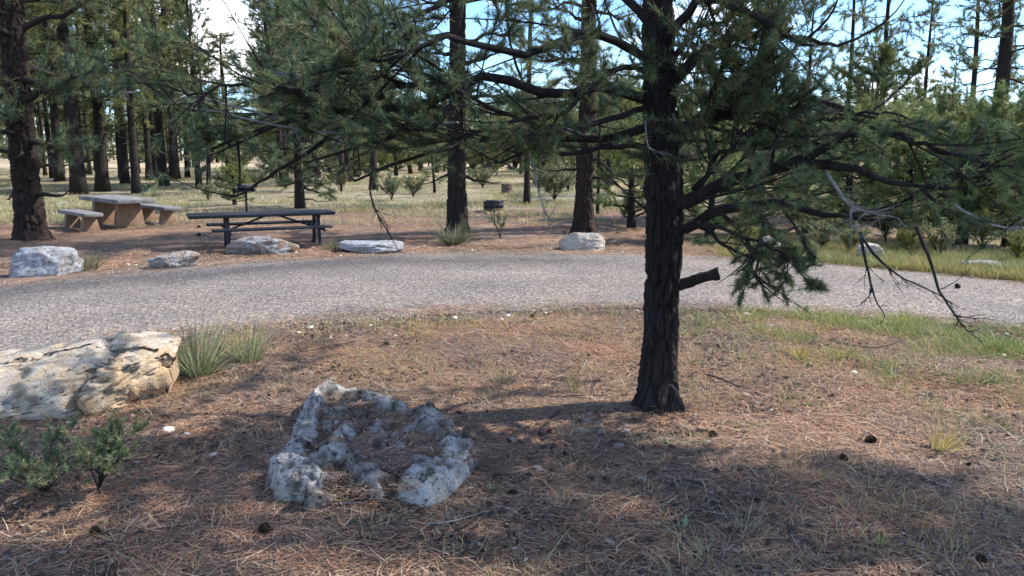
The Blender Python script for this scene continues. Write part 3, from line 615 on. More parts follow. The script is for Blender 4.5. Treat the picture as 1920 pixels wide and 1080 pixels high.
limb([(1300, 428, Y0 - .1), (1335, 445, Y0 - .25), (1360, 470, Y0 - .3), (1395, 500, Y0 - .35), (1430, 540, Y0 - .35)], 0.013, 28, 6, 24, t0=0.2, up=-0.15, tl=(0.1, 0.24))
limb([(1420, 400, Y0 - .45), (1460, 425, Y0 - .5), (1510, 440, Y0 - .55), (1540, 480, Y0 - .6)], 0.011, 22, 6, 24, t0=0.2, up=-0.1, tl=(0.1, 0.24))
limb([(1310, 420, Y0 - .2), (1360, 425, Y0 - .4), (1420, 450, Y0 - .5), (1470, 480, Y0 - .55), (1500, 530, Y0 - .6)], 0.012, 28, 6, 24, t0=0.15, up=-0.1, tl=(0.1, 0.24))
limb([(1225, 150, Y0), (1150, 130, Y0 - .3), (1050, 210, Y0 - .5), (950, 215, Y0 - .6), (860, 240, Y0 - .65)], 0.018, 34, 6, 20)
limb([(1225, 200, Y0), (1140, 215, Y0 - .2), (1030, 225, Y0 - .4), (930, 185, Y0 - .5), (800, 120, Y0 - .7), (700, 150, Y0 - .8)], 0.018, 40, 6, 20)
limb([(650, 183, Y0 - .55), (560, 175, Y0 - .8), (470, 170, Y0 - .9), (390, 200, Y0 - 1.0)], 0.012, 28, 6, 18)
limb([(1250, 205, Y0), (1290, 140, Y0 - .1), (1340, 100, Y0 - .2), (1400, 80, Y0 - .25), (1450, 95, Y0 - .3)], 0.02, 40, 6, 20, t0=0.15)
limb([(1310, 240, Y0), (1340, 180, Y0 - .2), (1390, 140, Y0 - .35), (1450, 120, Y0 - .4)], 0.018, 40, 6, 20, t0=0.1)
limb([(1250, 130, Y0), (1290, 60, Y0 + .1), (1340, 30, Y0 + .2), (1400, 10, Y0 + .2), (1460, 20, Y0 + .2)], 0.018, 36, 6, 20, t0=0.1)
limb([(1300, 355, Y0 - .1), (1340, 300, Y0 - .3), (1400, 260, Y0 - .4), (1470, 250, Y0 - .5)], 0.015, 34, 6, 20, t0=0.1)
# dead branches hanging from the limbs
def dead(name, pts, r, mat, forks=(), label=None):
    G = Geo(); P = poly(np.array([fl(*q) for q in pts]), 14); P[1:] += frng.normal(0, 0.006, P[1:].shape).cumsum(0) * 0.5; G.add(*tubes(P, r * (1 - 0.75 * np.linspace(0, 1, 14)) + 0.0012, 6))
    nf = max(5, len(pts) * 2); Q, q, _, _ = sprays(P[None], None, frng, nf, 0.08, 0.22, 1, 0.3, -0.25, r * 0.30 + 0.0006, 5); G.add(*tubes(Q, q, 4))
    Q2, q2, _, _ = sprays(Q, q, frng, 3, 0.04, 0.11, 1, 0.3, -0.3, r * 0.18 + 0.0005, 4); G.add(*tubes(Q2, q2, 3))
    o = link(name, G.mesh(name, MT[mat], True), ft)
    if label: o['label'] = label
    return o
dead('dead_branch', [(1545, 315, Y0 - .45), (1570, 350, Y0 - .5), (1600, 385, Y0 - .55), (1640, 396, Y0 - .6), (1690, 405, Y0 - .6)], 0.011, 'twig_grey', label='bare grey dead branch')
dead('dead_branch', [(1600, 385, Y0 - .55), (1595, 405, Y0 - .55), (1600, 425, Y0 - .55), (1615, 430, Y0 - .56)], 0.008, 'twig_grey', label='bare grey dead branch')
dead('dead_branch', [(1614, 440, Y0 - .6), (1622, 500, Y0 - .6), (1632, 550, Y0 - .6), (1655, 592, Y0 - .6)], 0.009, 'twig_dark', label='bare dark hanging branch')
dead('dead_branch', [(1612, 435, Y0 - .6), (1640, 480, Y0 - .6), (1685, 520, Y0 - .6), (1740, 545, Y0 - .6), (1780, 570, Y0 - .6)], 0.009, 'twig_dark', label='bare dark hanging branch')
dead('dead_branch', [(1718, 425, Y0 - .7), (1740, 480, Y0 - .7), (1755, 540, Y0 - .7), (1785, 585, Y0 - .7), (1815, 622, Y0 - .7)], 0.011, 'twig_dark', label='bare dark hanging branch')
dead('dead_branch', [(1790, 385, Y0 - .8), (1840, 415, Y0 - .8), (1890, 430, Y0 - .8), (1940, 418, Y0 - .8)], 0.008, 'twig_grey', label='bare grey dead branch')
dead('dead_branch', [(700, 320, Y0 + .1), (696, 360, Y0 + .1), (708, 400, Y0 + .1), (733, 440, Y0 + .1)], 0.009, 'twig_dark', label='bare dark hanging branch')
dead('dead_branch', [(1000, 300, Y0 - .5), (1005, 340, Y0 - .5), (1018, 380, Y0 - .5), (1030, 405, Y0 - .5)], 0.006, 'twig_grey', label='bare grey dead branch')
dead('dead_branch', [(1210, 225, Y0 - .14), (1214, 270, Y0 - .16), (1232, 282, Y0 - .16), (1262, 292, Y0 - .16)], 0.006, 'twig_grey', label='bare grey dead branch')
dead('dead_branch', [(700, 250, Y0 - .6), (640, 248, Y0 - .6), (560, 240, Y0 - .65), (480, 225, Y0 - .7), (400, 205, Y0 - .7), (330, 200, Y0 - .7)], 0.008, 'twig_grey', label='bare grey dead branch')
dead('dead_branch', [(660, 185, Y0 - .6), (610, 175, Y0 - .6), (570, 140, Y0 - .6), (535, 130, Y0 - .6)], 0.008, 'twig_grey', label='bare grey dead branch')
dead('dead_branch', [(520, 225, Y0 - .6), (450, 205, Y0 - .62), (380, 190, Y0 - .65), (300, 175, Y0 - .7), (230, 180, Y0 - .7)], 0.008, 'twig_grey', label='bare grey dead branch')
dead('dead_branch', [(860, 230, Y0 - .5), (760, 240, Y0 - .5), (690, 255, Y0 - .55), (640, 250, Y0 - .55)], 0.008, 'twig_grey', label='bare grey dead branch')
dead('dead_branch', [(1090, 250, Y0 - .3), (1060, 240, Y0 - .35), (1020, 242, Y0 - .35), (1000, 250, Y0 - .35)], 0.006, 'twig_grey', label='bare grey dead branch')
# the rest of its crown above
rng = np.random.default_rng(41)
P, Rr = limbs_on(rng, 7.2, 0.12, 3.5, 7.0, 44, lambda u: 3.1 * (1 - u) ** 0.6 + 0.3, 0.05, 0.12, 8, fcx)
Q, q, tp, td = sprays(P, Rr, rng, 14, 0.3, 0.7, 7, r=0.006); G = Geo(); G.add(*tubes(P, Rr * 0.8, 5)); G.add(*tubes(Q, q, 3, False))
o = link('upper_limbs', G.mesh('upper_limbs', MT['bark_dark'], True), ft); V, Fq, C = needles(tp, td, 22, 0.11, 0.009, rng, NEED_D); link('needle_foliage', mesh('needle_foliage', V, Fq, MT['needles'], False, C), o)

# ------------------------------------------------------------------ three big pines across the road
def big_pine(label, px, py, rbase, H, z0, nb, Lmax, seed, cols, matn, cells, cell_h, depth, rz=0, extra=None, k=13, m=5):
    x, y = gp(px, py); y += rbase; z = float(th([x], [y])[0]); o = thing('pine_tree', label, 'tree', (x, y, z), 0)
    cx = lambda zz: np.c_[0.03 * np.sin(zz * 0.7 + seed), 0.03 * np.sin(zz * 0.5 + 2 * seed)] - np.array([0.03 * math.sin(seed), 0.03 * math.sin(2 * seed)])
    rad = lambda zz: rbase * (np.clip(1 - zz / (H * 1.02), 0, 1) ** 0.65 * 0.88 + 0.30 * np.exp(-np.clip(zz, 0, 99) / 0.28)) + 0.01
    G = Geo(); G.add(*barked(cx, rad, -0.15, 6.0, 84, 260, cells, cell_h, depth, seed, rbase * 0.3)); zz = np.linspace(5.9, H, 12); G.add(*tubes(np.c_[cx(zz), zz], rad(zz) * 0.98, 10))
    link('trunk', G.mesh('trunk', MT[matn], True), o)
    tr, cr = pine_meshes(seed, H, rbase, z0, nb, Lmax, k, m, 16, 0.20, 0.012, cols, MT['bark_brown'], trunk=False, dead=8, lean=0.0, tl=(0.4, 0.9))
    link('limbs', tr, o); link('crown', cr, o); return o
LP = big_pine('massive red barked pine at the far left behind the square grey boulder', 45, 455, 0.30, 15, 2.0, 52, 3.0, 3, NEED_D, 'bark_red', 12, 0.34, 0.045)
CPn = big_pine('tall straight dark pine trunk with a bear grass clump at its foot', 857, 440, 0.235, 13, 2.9, 40, 2.4, 4, NEED_D, 'bark_brown', 11, 0.30, 0.030)
RPn = big_pine('reddish brown pine trunk standing directly behind a pale angular boulder', 1095, 440, 0.225, 13, 2.7, 40, 2.6, 5, NEED_D, 'bark_red', 11, 0.30, 0.030)

# ------------------------------------------------------------------ pine kinds shared by the rest of the forest
PROT = [pine_meshes(201 + i, H, r0, z0, nb, L, 9, 5, 12, 0.27, 0.026, NEED_M if i % 2 == 0 else NEED_D + NEED_M[:2], MT['bark_brown'], lean=le)
        for i, (H, r0, z0, nb, L, le) in enumerate([(15, 0.25, 4.6, 44, 2.6, 0.0), (13, 0.2, 3.6, 42, 2.3, 0.02), (16, 0.27, 6.0, 40, 2.8, -0.015), (11, 0.15, 2.6, 40, 1.9, 0.01), (14, 0.22, 3.0, 46, 2.4, -0.02)])]
THIN = [pine_meshes(221 + i, H, r0, z0, nb, L, 7, 4, 12, 0.24, 0.022, NEED_M + NEED_D, MT['bark_brown'], lean=le, tl=(0.3, 0.8))
        for i, (H, r0, z0, nb, L, le) in enumerate([(11, 0.13, 2.6, 34, 1.7, 0.02), (9, 0.10, 1.6, 34, 1.4, -0.01), (12, 0.15, 4.0, 30, 1.9, 0.0)])]
SLIM = [pine_meshes(231 + i, H, r0, z0, nb, L, 7, 4, 12, 0.27, 0.026, NEED_M, MT['bark_brown'], lean=le, tl=(0.4, 0.9))
        for i, (H, r0, z0, nb, L, le) in enumerate([(14, 0.15, 5.0, 34, 1.9, 0.01), (13, 0.12, 4.2, 34, 1.7, -0.015), (15, 0.17, 6.0, 32, 2.0, 0.0)])]
PINY = [pine_meshes(241 + i, H, 0.11, 0.25, nb, L, 11, 6, 16, 0.13, 0.012, NEED_J, MT['bark_dark'], shape='bush', elev=0.25, droop=0.1, dead=0, tl=(0.2, 0.5), tw_r=0.006)
        for i, (H, nb, L) in enumerate([(2.9, 42, 1.35), (2.4, 38, 1.25), (3.6, 48, 1.5)])]
def tree_at(name, label, px, py, meshes, width_px=None, base_w=None, tall=1.0, rz=0.0, group=None, sc=1.0):
    x, y = gp(px, py); s = sc
    if width_px: s = (width_px / F_PX * y) / (2 * base_w * 1.12)
    return place_tree(name, label, 'tree', (x, y), meshes, 1.0, rz, group, s if width_px else sc, tall)
# trunks one can tell apart on the left (photo base x, y, trunk width)
mid = [(148, 361, 30, 0, 'reddish lit pine trunk beyond the concrete table, first past the massive pine', 1.05),
       (192, 357, 26, 1, 'dark leaning pine trunk behind the concrete table, second past the massive pine', 1.1),
       (235, 346, 17, 2, 'slim dark pine trunk left of the thicker trunk nearest the yucca in the meadow', 1.0),
       (256, 359, 17, 4, 'thick dark pine trunk nearest the grey yucca in the meadow', 1.0),
       (280, 341, 13, 0, 'left trunk of a close pair of dark pines beyond the meadow yucca', 1.0),
       (293, 339, 11, 1, 'right trunk of a close pair of dark pines beyond the meadow yucca', 1.0),
       (333, 338, 12, 2, 'dark pine trunk beside a short leaning sapling in the left stand', 1.0),
       (352, 333, 10, 4, 'thin pine trunk between the leaning sapling and the grill', 1.0),
       (374, 352, 13, 0, 'dark pine trunk left of the pedestal grill, nearer of two', 0.7),
       (392, 353, 10, 3, 'slim pine trunk left of the pedestal grill, closest to it', 0.6),
       (432, 335, 18, 2, 'broad shaded pine trunk behind the pedestal grill', 0.6)]
for px, py, w, pi_, lab, tl in mid:
    tree_at('pine_tree', lab, px, py, PROT[pi_], w, [0.25, 0.2, 0.27, 0.15, 0.22][pi_] * 1.0, tl, px * 0.7)
tree_at('pine_tree', 'short slanting pine sapling in the left stand', 318, 334, THIN[1], 8, 0.10, 0.6, 1.0).rotation_euler = (0, R(-14), 0.3)
tree_at('young_pine', 'bushy young pine behind the black picnic table', 563, 391, pine_meshes(301, 6.5, 0.15, 0.75, 46, 2.3, 12, 6, 14, 0.17, 0.013, NEED_D, MT['bark_brown'], dead=4, tl=(0.3, 0.7), elev=-0.05), rz=0.4)
tree_at('young_pine', 'low green pine sapling beside the pedestal grill', 440, 385, PINY[1], rz=1.4, sc=0.55, tall=0.5)
tree_at('pine_tree', 'slender dark pine behind the fire ring', 988, 385, THIN[0], 13, 0.13, 1.0, 0.6)
tree_at('pine_tree', 'pine trunk left of the tall straight pine, beyond the red needle ground', 700, 356, PROT[1], 16, 0.2, 0.9, 2.0)
tree_at('young_pine', 'small crooked sapling standing left of the tall straight pine', 815, 363, THIN[1], 6, 0.10, 0.33, 1.0)
tree_at('young_pine', 'thin dark sapling right of the reddish pine trunk', 1120, 402, THIN[1], 7, 0.10, 0.5, 2.0)
tree_at('juniper_tree', 'dark bushy juniper between the reddish pine and the dark rough barked pine', 1184, 427, PINY[2], rz=0.8, sc=0.85, tall=0.85)
tree_at('pine_tree', 'tall bare trunked pine at the far right, the thicker of two', 1842, 400, THIN[2], 33, 0.15, 1.0, 0.2)
tree_at('pine_tree', 'thin pine beside the tall bare trunked pine at the far right', 1802, 385, THIN[0], 14, 0.13, 0.9, 1.9)
tree_at('pine_tree', 'sparse slim pine against the white cloud left of the tall bare trunked pine', 1722, 370, THIN[0], 10, 0.13, 0.85, 3.9)
for px, py, s, lab in [(1640, 372, 0.95, 'slim pine rising above the roadside junipers, left in the airy right stand'), (1575, 360, 1.1, 'slim pine in the middle of the airy right stand'), (1510, 375, 0.9, 'slim pine behind the juniper nearest the roadside boulder'), (1425, 365, 1.0, 'slim pine partly hidden by the dark rough barked pine'), (1905, 365, 1.0, 'slim pine at the extreme right edge of the stand')]:
    tree_at('pine_tree', lab, px, py, THIN[int(px) % 3], 12, 0.13, s, px * 0.3)
# pinyons and junipers on the right beyond the road
for i, (px, py, s, tl, lab) in enumerate([(1330, 448, 0.8, 0.75, 'dark rounded juniper just right of the dark rough barked pine'), (1505, 440, 0.95, 0.9, 'juniper behind the tilted pale boulder'), (1585, 452, 0.8, 0.7, 'low juniper between two pale roadside boulders'),
        (1700, 452, 1.0, 0.82, 'broad light green pinyon behind the rounded roadside boulder'), (1800, 458, 1.05, 0.9, 'light green pinyon with the tallest top in the roadside row'), (1890, 462, 0.9, 0.75, 'low pinyon above the flat roadside rock'),
        (1965, 470, 1.0, 0.85, 'pinyon cut off by the right edge'), (1420, 420, 1.0, 1.0, 'shaded pinyon set back from the road behind the tilted boulder'), (1620, 415, 1.15, 1.1, 'large pinyon set back from the road, middle of the right thicket'), (1760, 415, 1.2, 1.0, 'large pinyon set back from the road, below the bare trunked pine'), (1880, 412, 1.2, 1.0, 'large pinyon set back near the right edge'), (1270, 410, 0.9, 0.9, 'shaded juniper right behind the dark rough barked pine')]):
    tree_at('pinyon_tree' if 'pinyon' in lab else 'juniper_tree', lab, px, py, PINY[i % 3], rz=i * 1.3, sc=s, tall=tl, group='pinyons and junipers beyond the right of the road')
# farther stand: individuals sharing a few kinds
rng = np.random.default_rng(99)
spots = []
def stand(n, px0, px1, d0, d1, dmin, protos, tall, lab, grp):
    c = 0; tries = 0
    while c < n and tries < 6000:
        tries += 1
        px = rng.uniform(px0, px1); d = d0 + (d1 - d0) * rng.random() ** 0.8; x = (px - 960) / F_PX * d * 1.0; y = d
        if 375 < px < 515: continue
        if any((x - a) ** 2 + (y - b) ** 2 < dmin ** 2 for a, b in spots): continue
        spots.append((x, y)); c += 1; p = protos[rng.integers(len(protos))]; s = rng.uniform(0.75, 1.1)
        o = place_tree('pine_tree', lab + ', ' + marks(px, d), 'tree', (x, y), p, 1.0, rng.uniform(0, 6.28), grp, s, rng.uniform(*tall))
def marks(px, d):
    lm = [(-9999, 'at the left margin'), (60, 'behind the massive red pine'), (130, 'above the concrete table'), (300, 'between concrete table and grill'), (400, 'behind the black table'), (560, 'right of the bushy young pine'), (700, 'left of the tall straight pine'), (860, 'between the tall straight and slender pines'), (990, 'between the slender and reddish pines'), (1110, 'right of the reddish pine'), (1250, 'right of the dark rough barked pine'), (1500, 'above the roadside junipers'), (1750, 'by the bare trunked pine at right')]
    return [b for a, b in lm if px >= a][-1]
stand(16, -260, 380, 40, 58, 2.8, PROT, (0.9, 1.25), 'yellow green pine of the left stand', 'tall pines of the left stand')
stand(8, 515, 690, 42, 60, 2.8, PROT, (0.85, 1.15), 'tall shaded pine of the left stand', 'tall pines of the left stand')
stand(78, -250, 700, 58, 100, 1.7, SLIM, (0.85, 1.15), 'slim distant pine before the sunlit clearing', 'distant pines of the left stand')
stand(26, 600, 900, 55, 105, 2.2, SLIM + THIN, (0.55, 0.9), 'distant pine beyond the meadow', 'distant pines beyond the meadow')
stand(26, 940, 1300, 50, 100, 2.4, SLIM + THIN, (0.42, 0.75), 'distant pine beyond the meadow', 'distant pines beyond the meadow')
stand(12, 1300, 2150, 48, 100, 3.5, THIN, (0.6, 0.95), 'distant slim pine of the airy right stand', 'distant pines of the right stand')
stand(12, -520, -30, 20, 42, 3.0, PROT, (0.9, 1.2), 'pine behind the massive pine', 'pines at the left margin')
for i, (px, d, sc_) in enumerate([(655, 52, 1.3), (690, 70, 1.5), (745, 60, 1.2), (790, 78, 1.6), (905, 58, 1.2), (930, 75, 1.7), (1015, 48, 1.2), (1045, 62, 1.6), (1140, 45, 1.2), (1165, 60, 1.8), (1200, 50, 1.5), (600, 64, 1.5), (520, 58, 1.2), (1300, 55, 1.6), (1380, 48, 1.5), (965, 90, 1.9), (860, 90, 1.8), (450, 66, 1.2), (720, 88, 2.0), (770, 98, 2.2), (820, 70, 1.5), (890, 84, 2.0), (940, 100, 2.3), (1000, 78, 2.0), (1030, 92, 2.3), (1075, 84, 2.2), (1125, 78, 2.0), (1180, 90, 2.4), (1240, 72, 2.0), (640, 92, 2.0), (580, 86, 1.9), (545, 74, 1.5), (1340, 80, 2.2)]):
    place_tree('pinyon_tree', ('near' if d < 60 else 'distant') + ' bushy pinyon across the meadow, ' + marks(px, d), 'tree', ((px - 960) / F_PX * d, d), PINY[i % 3], 1.0, i * 0.9, 'low pinyons across the meadow', sc_, sc_)
place_tree('pine_tree', 'unseen pine on the right beside the road, added to shade the litter', 'tree', (7.2, 4.9), pine_meshes(311, 11, 0.2, 4.5, 52, 1.7, 12, 7, 12, 0.22, 0.02, NEED_D, MT['bark_brown']), 1.0, 0.5)  # unseen pine, added out of view to throw shade over the litter
# the wood beyond
fw = [pine_meshes(401 + i, 10, 0.2, 0.5, 30, 2.4, 5, 3, 8, 0.55, 0.09, NEED_M, MT['bark_brown'], dead=0, tl=(0.5, 1.2), sides=5) for i in range(2)]
fwm = []
for tr, cr in fw:
    b_ = [np.empty(len(x.vertices) * 3, np.float32) for x in (tr, cr)]
    fwm += [tr, cr]
n = 800; d = rng.uniform(125, 270, n); px = rng.uniform(-500, 2400, n); x = (px - 960) / F_PX * d; pr = np.random.default_rng(3)
PP, RO, SC = put(x, d, pr, 0.7, 1.15)
for half, (tr, cr) in enumerate(fw):
    s = slice(half, None, 2); 
    scatter('far_wood', 'far mass of pine trunks closing the view', PP[s], RO[s], SC[s], [tr]); scatter('far_wood', 'far mass of pine crowns closing the view', PP[s], RO[s], SC[s], [cr])

# ------------------------------------------------------------------ boulders
def ico(sub):
    import bmesh
    bm = bmesh.new(); bmesh.ops.create_icosphere(bm, subdivisions=sub, radius=1); V = np.array([v.co for v in bm.verts]); Fq = np.array([[v.index for v in f.verts] for f in bm.faces]); bm.free(); return V, Fq
ICO = {k: ico(k) for k in (2, 4, 5, 6)}
def rockV(dim, seed, sub=5, nclip=12, rough=0.045, strata=0.012, planes=(), fine=0.02):
    V, Fq = ICO[sub]; V = V.copy(); rng = np.random.default_rng(seed); V = V * 1.35
    for i in range(nclip):
        n_ = nrm(rng.normal(0, 1, 3) * np.array([1, 1, 0.9])); d = rng.uniform(0.66, 0.95); e = V @ n_ - d; V -= np.clip(e, 0, None)[:, None] * n_ * 0.93
    for n_, d in planes:
        n_ = nrm(np.array(n_, float)); e = V @ n_ - d; V -= np.clip(e, 0, None)[:, None] * n_ * 0.95
    for i in range(16):
        n_ = nrm(rng.normal(0, 1, 3)); d = (V @ n_).max() * rng.uniform(0.86, 0.97); V -= np.clip(V @ n_ - d, 0, None)[:, None] * n_ * 0.95
    V = np.clip(V, -1.05, 1.05); nn_ = nrm(V)
    rg_ = 1 - np.abs(fbm(V * 1.9 + seed * 1.3, 3, seed + 6)); rg2 = 1 - np.abs(fbm(V * np.array([5, 5, 8]) + seed, 3, seed + 7))
    V = V + nn_ * (rough * 2 * fbm(V * 2.2 + seed, 4, seed)[:, None] + fine * fbm(V * 9 + seed, 5, seed + 2, 0.62)[:, None] - 0.07 * sstep(0.90, 1.0, rg_)[:, None] - 0.035 * sstep(0.88, 1.0, rg2)[:, None])
    V[:, :2] *= (1 + strata * np.sign(np.sin(V[:, 2:3] * 17 + 2.5 * fbm(V * 2, 3, seed + 4)[:, None])) * np.abs(np.sin(V[:, 2:3] * 17)) ** 0.3)
    return V * np.array(dim) / 2, Fq
def boulder(label, px0, px1, ytop, ybase, seed, mat, depth=0.7, rz=0.0, sub=5, group=None, bury=0.25, **k):
    x, y = gp((px0 + px1) / 2, ybase); s = math.hypot(y, CAM_H) / F_PX; w = (px1 - px0) * s; dp = w * depth; hh = (ybase - ytop) * s * 1.02
    hh = max(hh - dp * 0.5 * CAM_H / y * 0.6, hh * 0.5)
    V, Fq = rockV((w, dp, hh * (1 + bury)), seed, sub, **k); V[:, 2] += hh * (1 - bury) / 2
    o = link('boulder', mesh('boulder', V, Fq, mat, True), None, (x, y + dp * 0.42, float(th([x], [y + dp * 0.4])[0])), (0, 0, rz)); return tag(o, label, 'boulder', group)
G1 = 'boulders lining the far road edge'
boulder('square grey boulder in front of the massive red barked pine', 3, 130, 452, 517, 11, MT['stone_grey'], 0.55, 0.1, group=G1, nclip=5, planes=[((0, 0, 1), 0.75), ((-1, -0.2, 0.1), 0.85), ((1, 0, 0.1), 0.9), ((0, -1, 0.3), 0.75)])
boulder('low grey wedge boulder with a brown end between road and black table', 264, 362, 469, 505, 12, MT['stone_rust'], 0.5, 0.25, group=G1, planes=[((-0.6, 0, 1), 0.55)])
boulder('rusty brown and white boulder in front of the black picnic table', 424, 548, 441, 480, 13, MT['stone_rust'], 0.5, 0.1, group=G1, nclip=9, planes=[((0, 0, 1), 0.8)])
boulder('long flat grey boulder left of the bear grass clump', 636, 764, 448, 476, 14, MT['stone_grey'], 0.5, -0.05, group=G1, planes=[((0, 0, 1), 0.6)])
boulder('pale angular boulder at the foot of the reddish pine trunk', 1055, 1138, 437, 470, 15, MT['stone_cream'], 0.6, 0.2, group=G1, nclip=9)
boulder('tilted pale boulder half hidden by hanging pine needles', 1418, 1488, 440, 482, 16, MT['stone_cream'], 0.6, 0.4, group=G1, planes=[((0.7, -0.3, 1), 0.55)])
boulder('rounded roadside boulder behind the dark hanging branch', 1612, 1668, 460, 492, 17, MT['stone_cream'], 0.7, 0.0, group=G1)
boulder('flat mossy looking rock in the grass at the right road edge', 1808, 1892, 487, 512, 18, MT['stone_grey'], 0.5, 0.1, group=G1, planes=[((0, 0, 1), 0.55)])
# big cream boulder, near left
V, Fq = ICO[6]; V = V / (np.abs(V) ** 4.5).sum(1, keepdims=True) ** (1 / 4.5); nn_ = nrm(V); V = V * np.array([1.12, 0.52, 0.25])
rb_ = np.random.default_rng(77)
for i_ in range(34):
    n_ = nrm(rb_.normal(0, 1, 3) * np.array([1, 1, 1.2])); d_ = (V @ n_).max() * rb_.uniform(0.86, 0.97); V = V - np.clip(V @ n_ - d_, 0, None)[:, None] * n_ * 0.9
V[:, 2] += 0.09 * np.clip(V[:, 0] - 0.3, -2, 0.6) * (V[:, 2] > 0) + 0.10 * (V[:, 1] + 0.3) * (V[:, 2] > 0)
V[:, 1] += np.where(V[:, 1] < 0, 0.10 * sstep(-0.05, 0.3, V[:, 2]), 0)
rdg = 1 - np.abs(fbm(V * np.array([2.2, 2.6, 3.4]), 4, 51)); rd2 = 1 - np.abs(fbm(V * np.array([6, 6, 9]), 3, 52))
V = V + nn_ * (0.030 * fbm(V * 2.2, 4, 53) + 0.016 * fbm(V * 11, 5, 54, 0.62) - 0.05 * sstep(0.90, 1.0, rdg) - 0.022 * sstep(0.88, 1.0, rd2))[:, None]
crk = np.abs(V[:, 0] - 0.70 - 0.08 * np.sin(V[:, 2] * 9 + V[:, 1] * 4) - 0.10 * V[:, 1] + 0.25 * V[:, 2]); V[:, 1] += 0.13 * np.exp(-(crk / 0.04) ** 2) * (V[:, 1] < 0); V[:, 2] -= 0.05 * np.exp(-(crk / 0.03) ** 2) * (V[:, 2] > 0)
und = np.exp(-((V[:, 0] - 0.92) / 0.14) ** 2) * np.exp(-((V[:, 2] + 0.10) / 0.09) ** 2); V[:, 1] += 0.17 * und * (V[:, 1] < 0)
pit = sstep(0.30, 0.55, fbm(V * np.array([6, 6, 11]), 4, 61)); V[:, 1] += pit * 0.035 * (V[:, 1] < 0.05); V[:, 2] -= pit * 0.010 * (V[:, 2] > 0.05)
bw_ = (sstep(0.45, 0.95, V[:, 0] + 0.25 * fbm(V * 5, 3, 62)) * sstep(0.28, 0.05, V[:, 2] + 0.06 * fbm(V * 6, 3, 63)) * 0.9)[:, None]
bx, by = gp(350, 790)
o = link('boulder', mesh('boulder', V, Fq, MT['stone_big'], True, np.array([1.12, 1.03, 0.93]) * (1 - bw_) + np.array([1.08, 0.84, 0.60]) * bw_), None, (bx - 1.37, by + 0.46, 0.05), (R(3), R(-4.5), 0.04)); tag(o, 'big cream limestone boulder by the near left road edge, cut by the frame', 'boulder')
# low lichen rock with pockets of needles
nr, na_ = 110, 220; rr_, aa = np.meshgrid(np.linspace(0, 1, nr), np.arange(na_) * 2 * pi / na_, indexing='ij')
gz = lambda px, py: gp(px, py, 0.06)
outl = np.array([gz(508, 925), gz(548, 835), gz(565, 785), gz(590, 738), gz(650, 740), gz(725, 768), gz(800, 780), gz(862, 822), gz(890, 868), gz(850, 905), gz(805, 945), gz(765, 935), gz(700, 925), gz(640, 925), gz(585, 930), gz(560, 950)])
cen = np.array(gz(700, 850)); oa = np.arctan2(outl[:, 1] - cen[1], outl[:, 0] - cen[0]); orr = np.hypot(*(outl - cen).T); o_ = np.argsort(oa)
rad_ = np.interp(aa, oa[o_], orr[o_], period=2 * pi) * (1 + 0.05 * fbm(np.c_[np.cos(aa).ravel() * 4, np.sin(aa).ravel() * 4, aa.ravel() * 0], 4, 6).reshape(aa.shape))
lx = cen[0] + rad_ * rr_ * np.cos(aa); ly = cen[1] + rad_ * rr_ * np.sin(aa)
wx, wy = lx + 0.05 * fbm2(lx, ly, 8, 4, 71), ly + 0.08 * fbm2(lx, ly, 7, 4, 72)
hh_ = np.zeros_like(lx)
def ridge_(pts, w, h):
    """raised lump or rim of the rock along a line"""
    w = w * 1.35; p = np.array([gz(*q) for q in pts]); best = np.full(lx.shape, 9.0)
    for a, b in zip(p[:-1], p[1:]):
        ab = b - a; t = np.clip(((wx - a[0]) * ab[0] + (wy - a[1]) * ab[1]) / (ab @ ab + 1e-9), 0, 1); best = np.minimum(best, np.hypot(wx - a[0] - t * ab[0], (wy - a[1] - t * ab[1]) * 0.55))
    hh_[:] = np.maximum(hh_, h * (1 - sstep(w * 0.2, w, best)))
ridge_([(530, 915), (560, 850), (578, 795), (605, 752)], 0.075, 0.13); ridge_([(535, 925), (575, 925)], 0.13, 0.12)
ridge_([(605, 752), (650, 752), (720, 778), (800, 793)], 0.05, 0.085)
ridge_([(800, 795), (850, 828), (868, 868), (845, 890)], 0.10, 0.10); ridge_([(800, 905), (815, 925)], 0.15, 0.12); ridge_([(735, 850), (755, 830), (800, 815)], 0.085, 0.10)
ridge_([(625, 800), (648, 830), (632, 868)], 0.085, 0.10); ridge_([(700, 815), (725, 840)], 0.06, 0.07); ridge_([(690, 900), (720, 905)], 0.06, 0.06); ridge_([(590, 870), (610, 895)], 0.06, 0.07); ridge_([(660, 875), (680, 890)], 0.085, 0.085); ridge_([(868, 880), (880, 875)], 0.06, 0.08)
front = sstep(0.55, 0.9, rr_) * sstep(0.0, -0.25, ly - cen[1]) * (1 - sstep(0.01, 0.05, hh_))
lz = 0.095 * (1 - 0.75 * front) + 0.42 * hh_ * (0.9 + 0.5 * fbm2(lx, ly, 7, 3, 66)) + 0.034 * fbm2(lx, ly, 5.5, 5, 67) + 0.016 * fbm2(lx, ly, 24, 4, 68)
lz -= 0.035 * sstep(0.22, 0.5, fbm2(lx, ly, 13, 3, 69)) * sstep(0.03, 0.07, lz); lz = np.maximum(lz, -0.01); lz = lz * (1 - sstep(0.93, 1.0, rr_)) - 0.06 * sstep(0.96, 1.0, rr_) + th(lx, ly)
ii = np.arange(nr * na_).reshape(nr, na_); jj = np.roll(ii, -1, 1)
Fq = np.stack([ii[:-1], ii[1:], jj[1:], jj[:-1]], -1).reshape(-1, 4)
pale = np.clip(sstep(0.018, 0.075, hh_ + 0.03 * fbm2(lx, ly, 12, 4, 75)) + sstep(0.80, 0.95, rr_), 0, 1)[..., None]; dk = sstep(0.30, 0.55, fbm2(lx, ly, 14, 4, 76))[..., None]
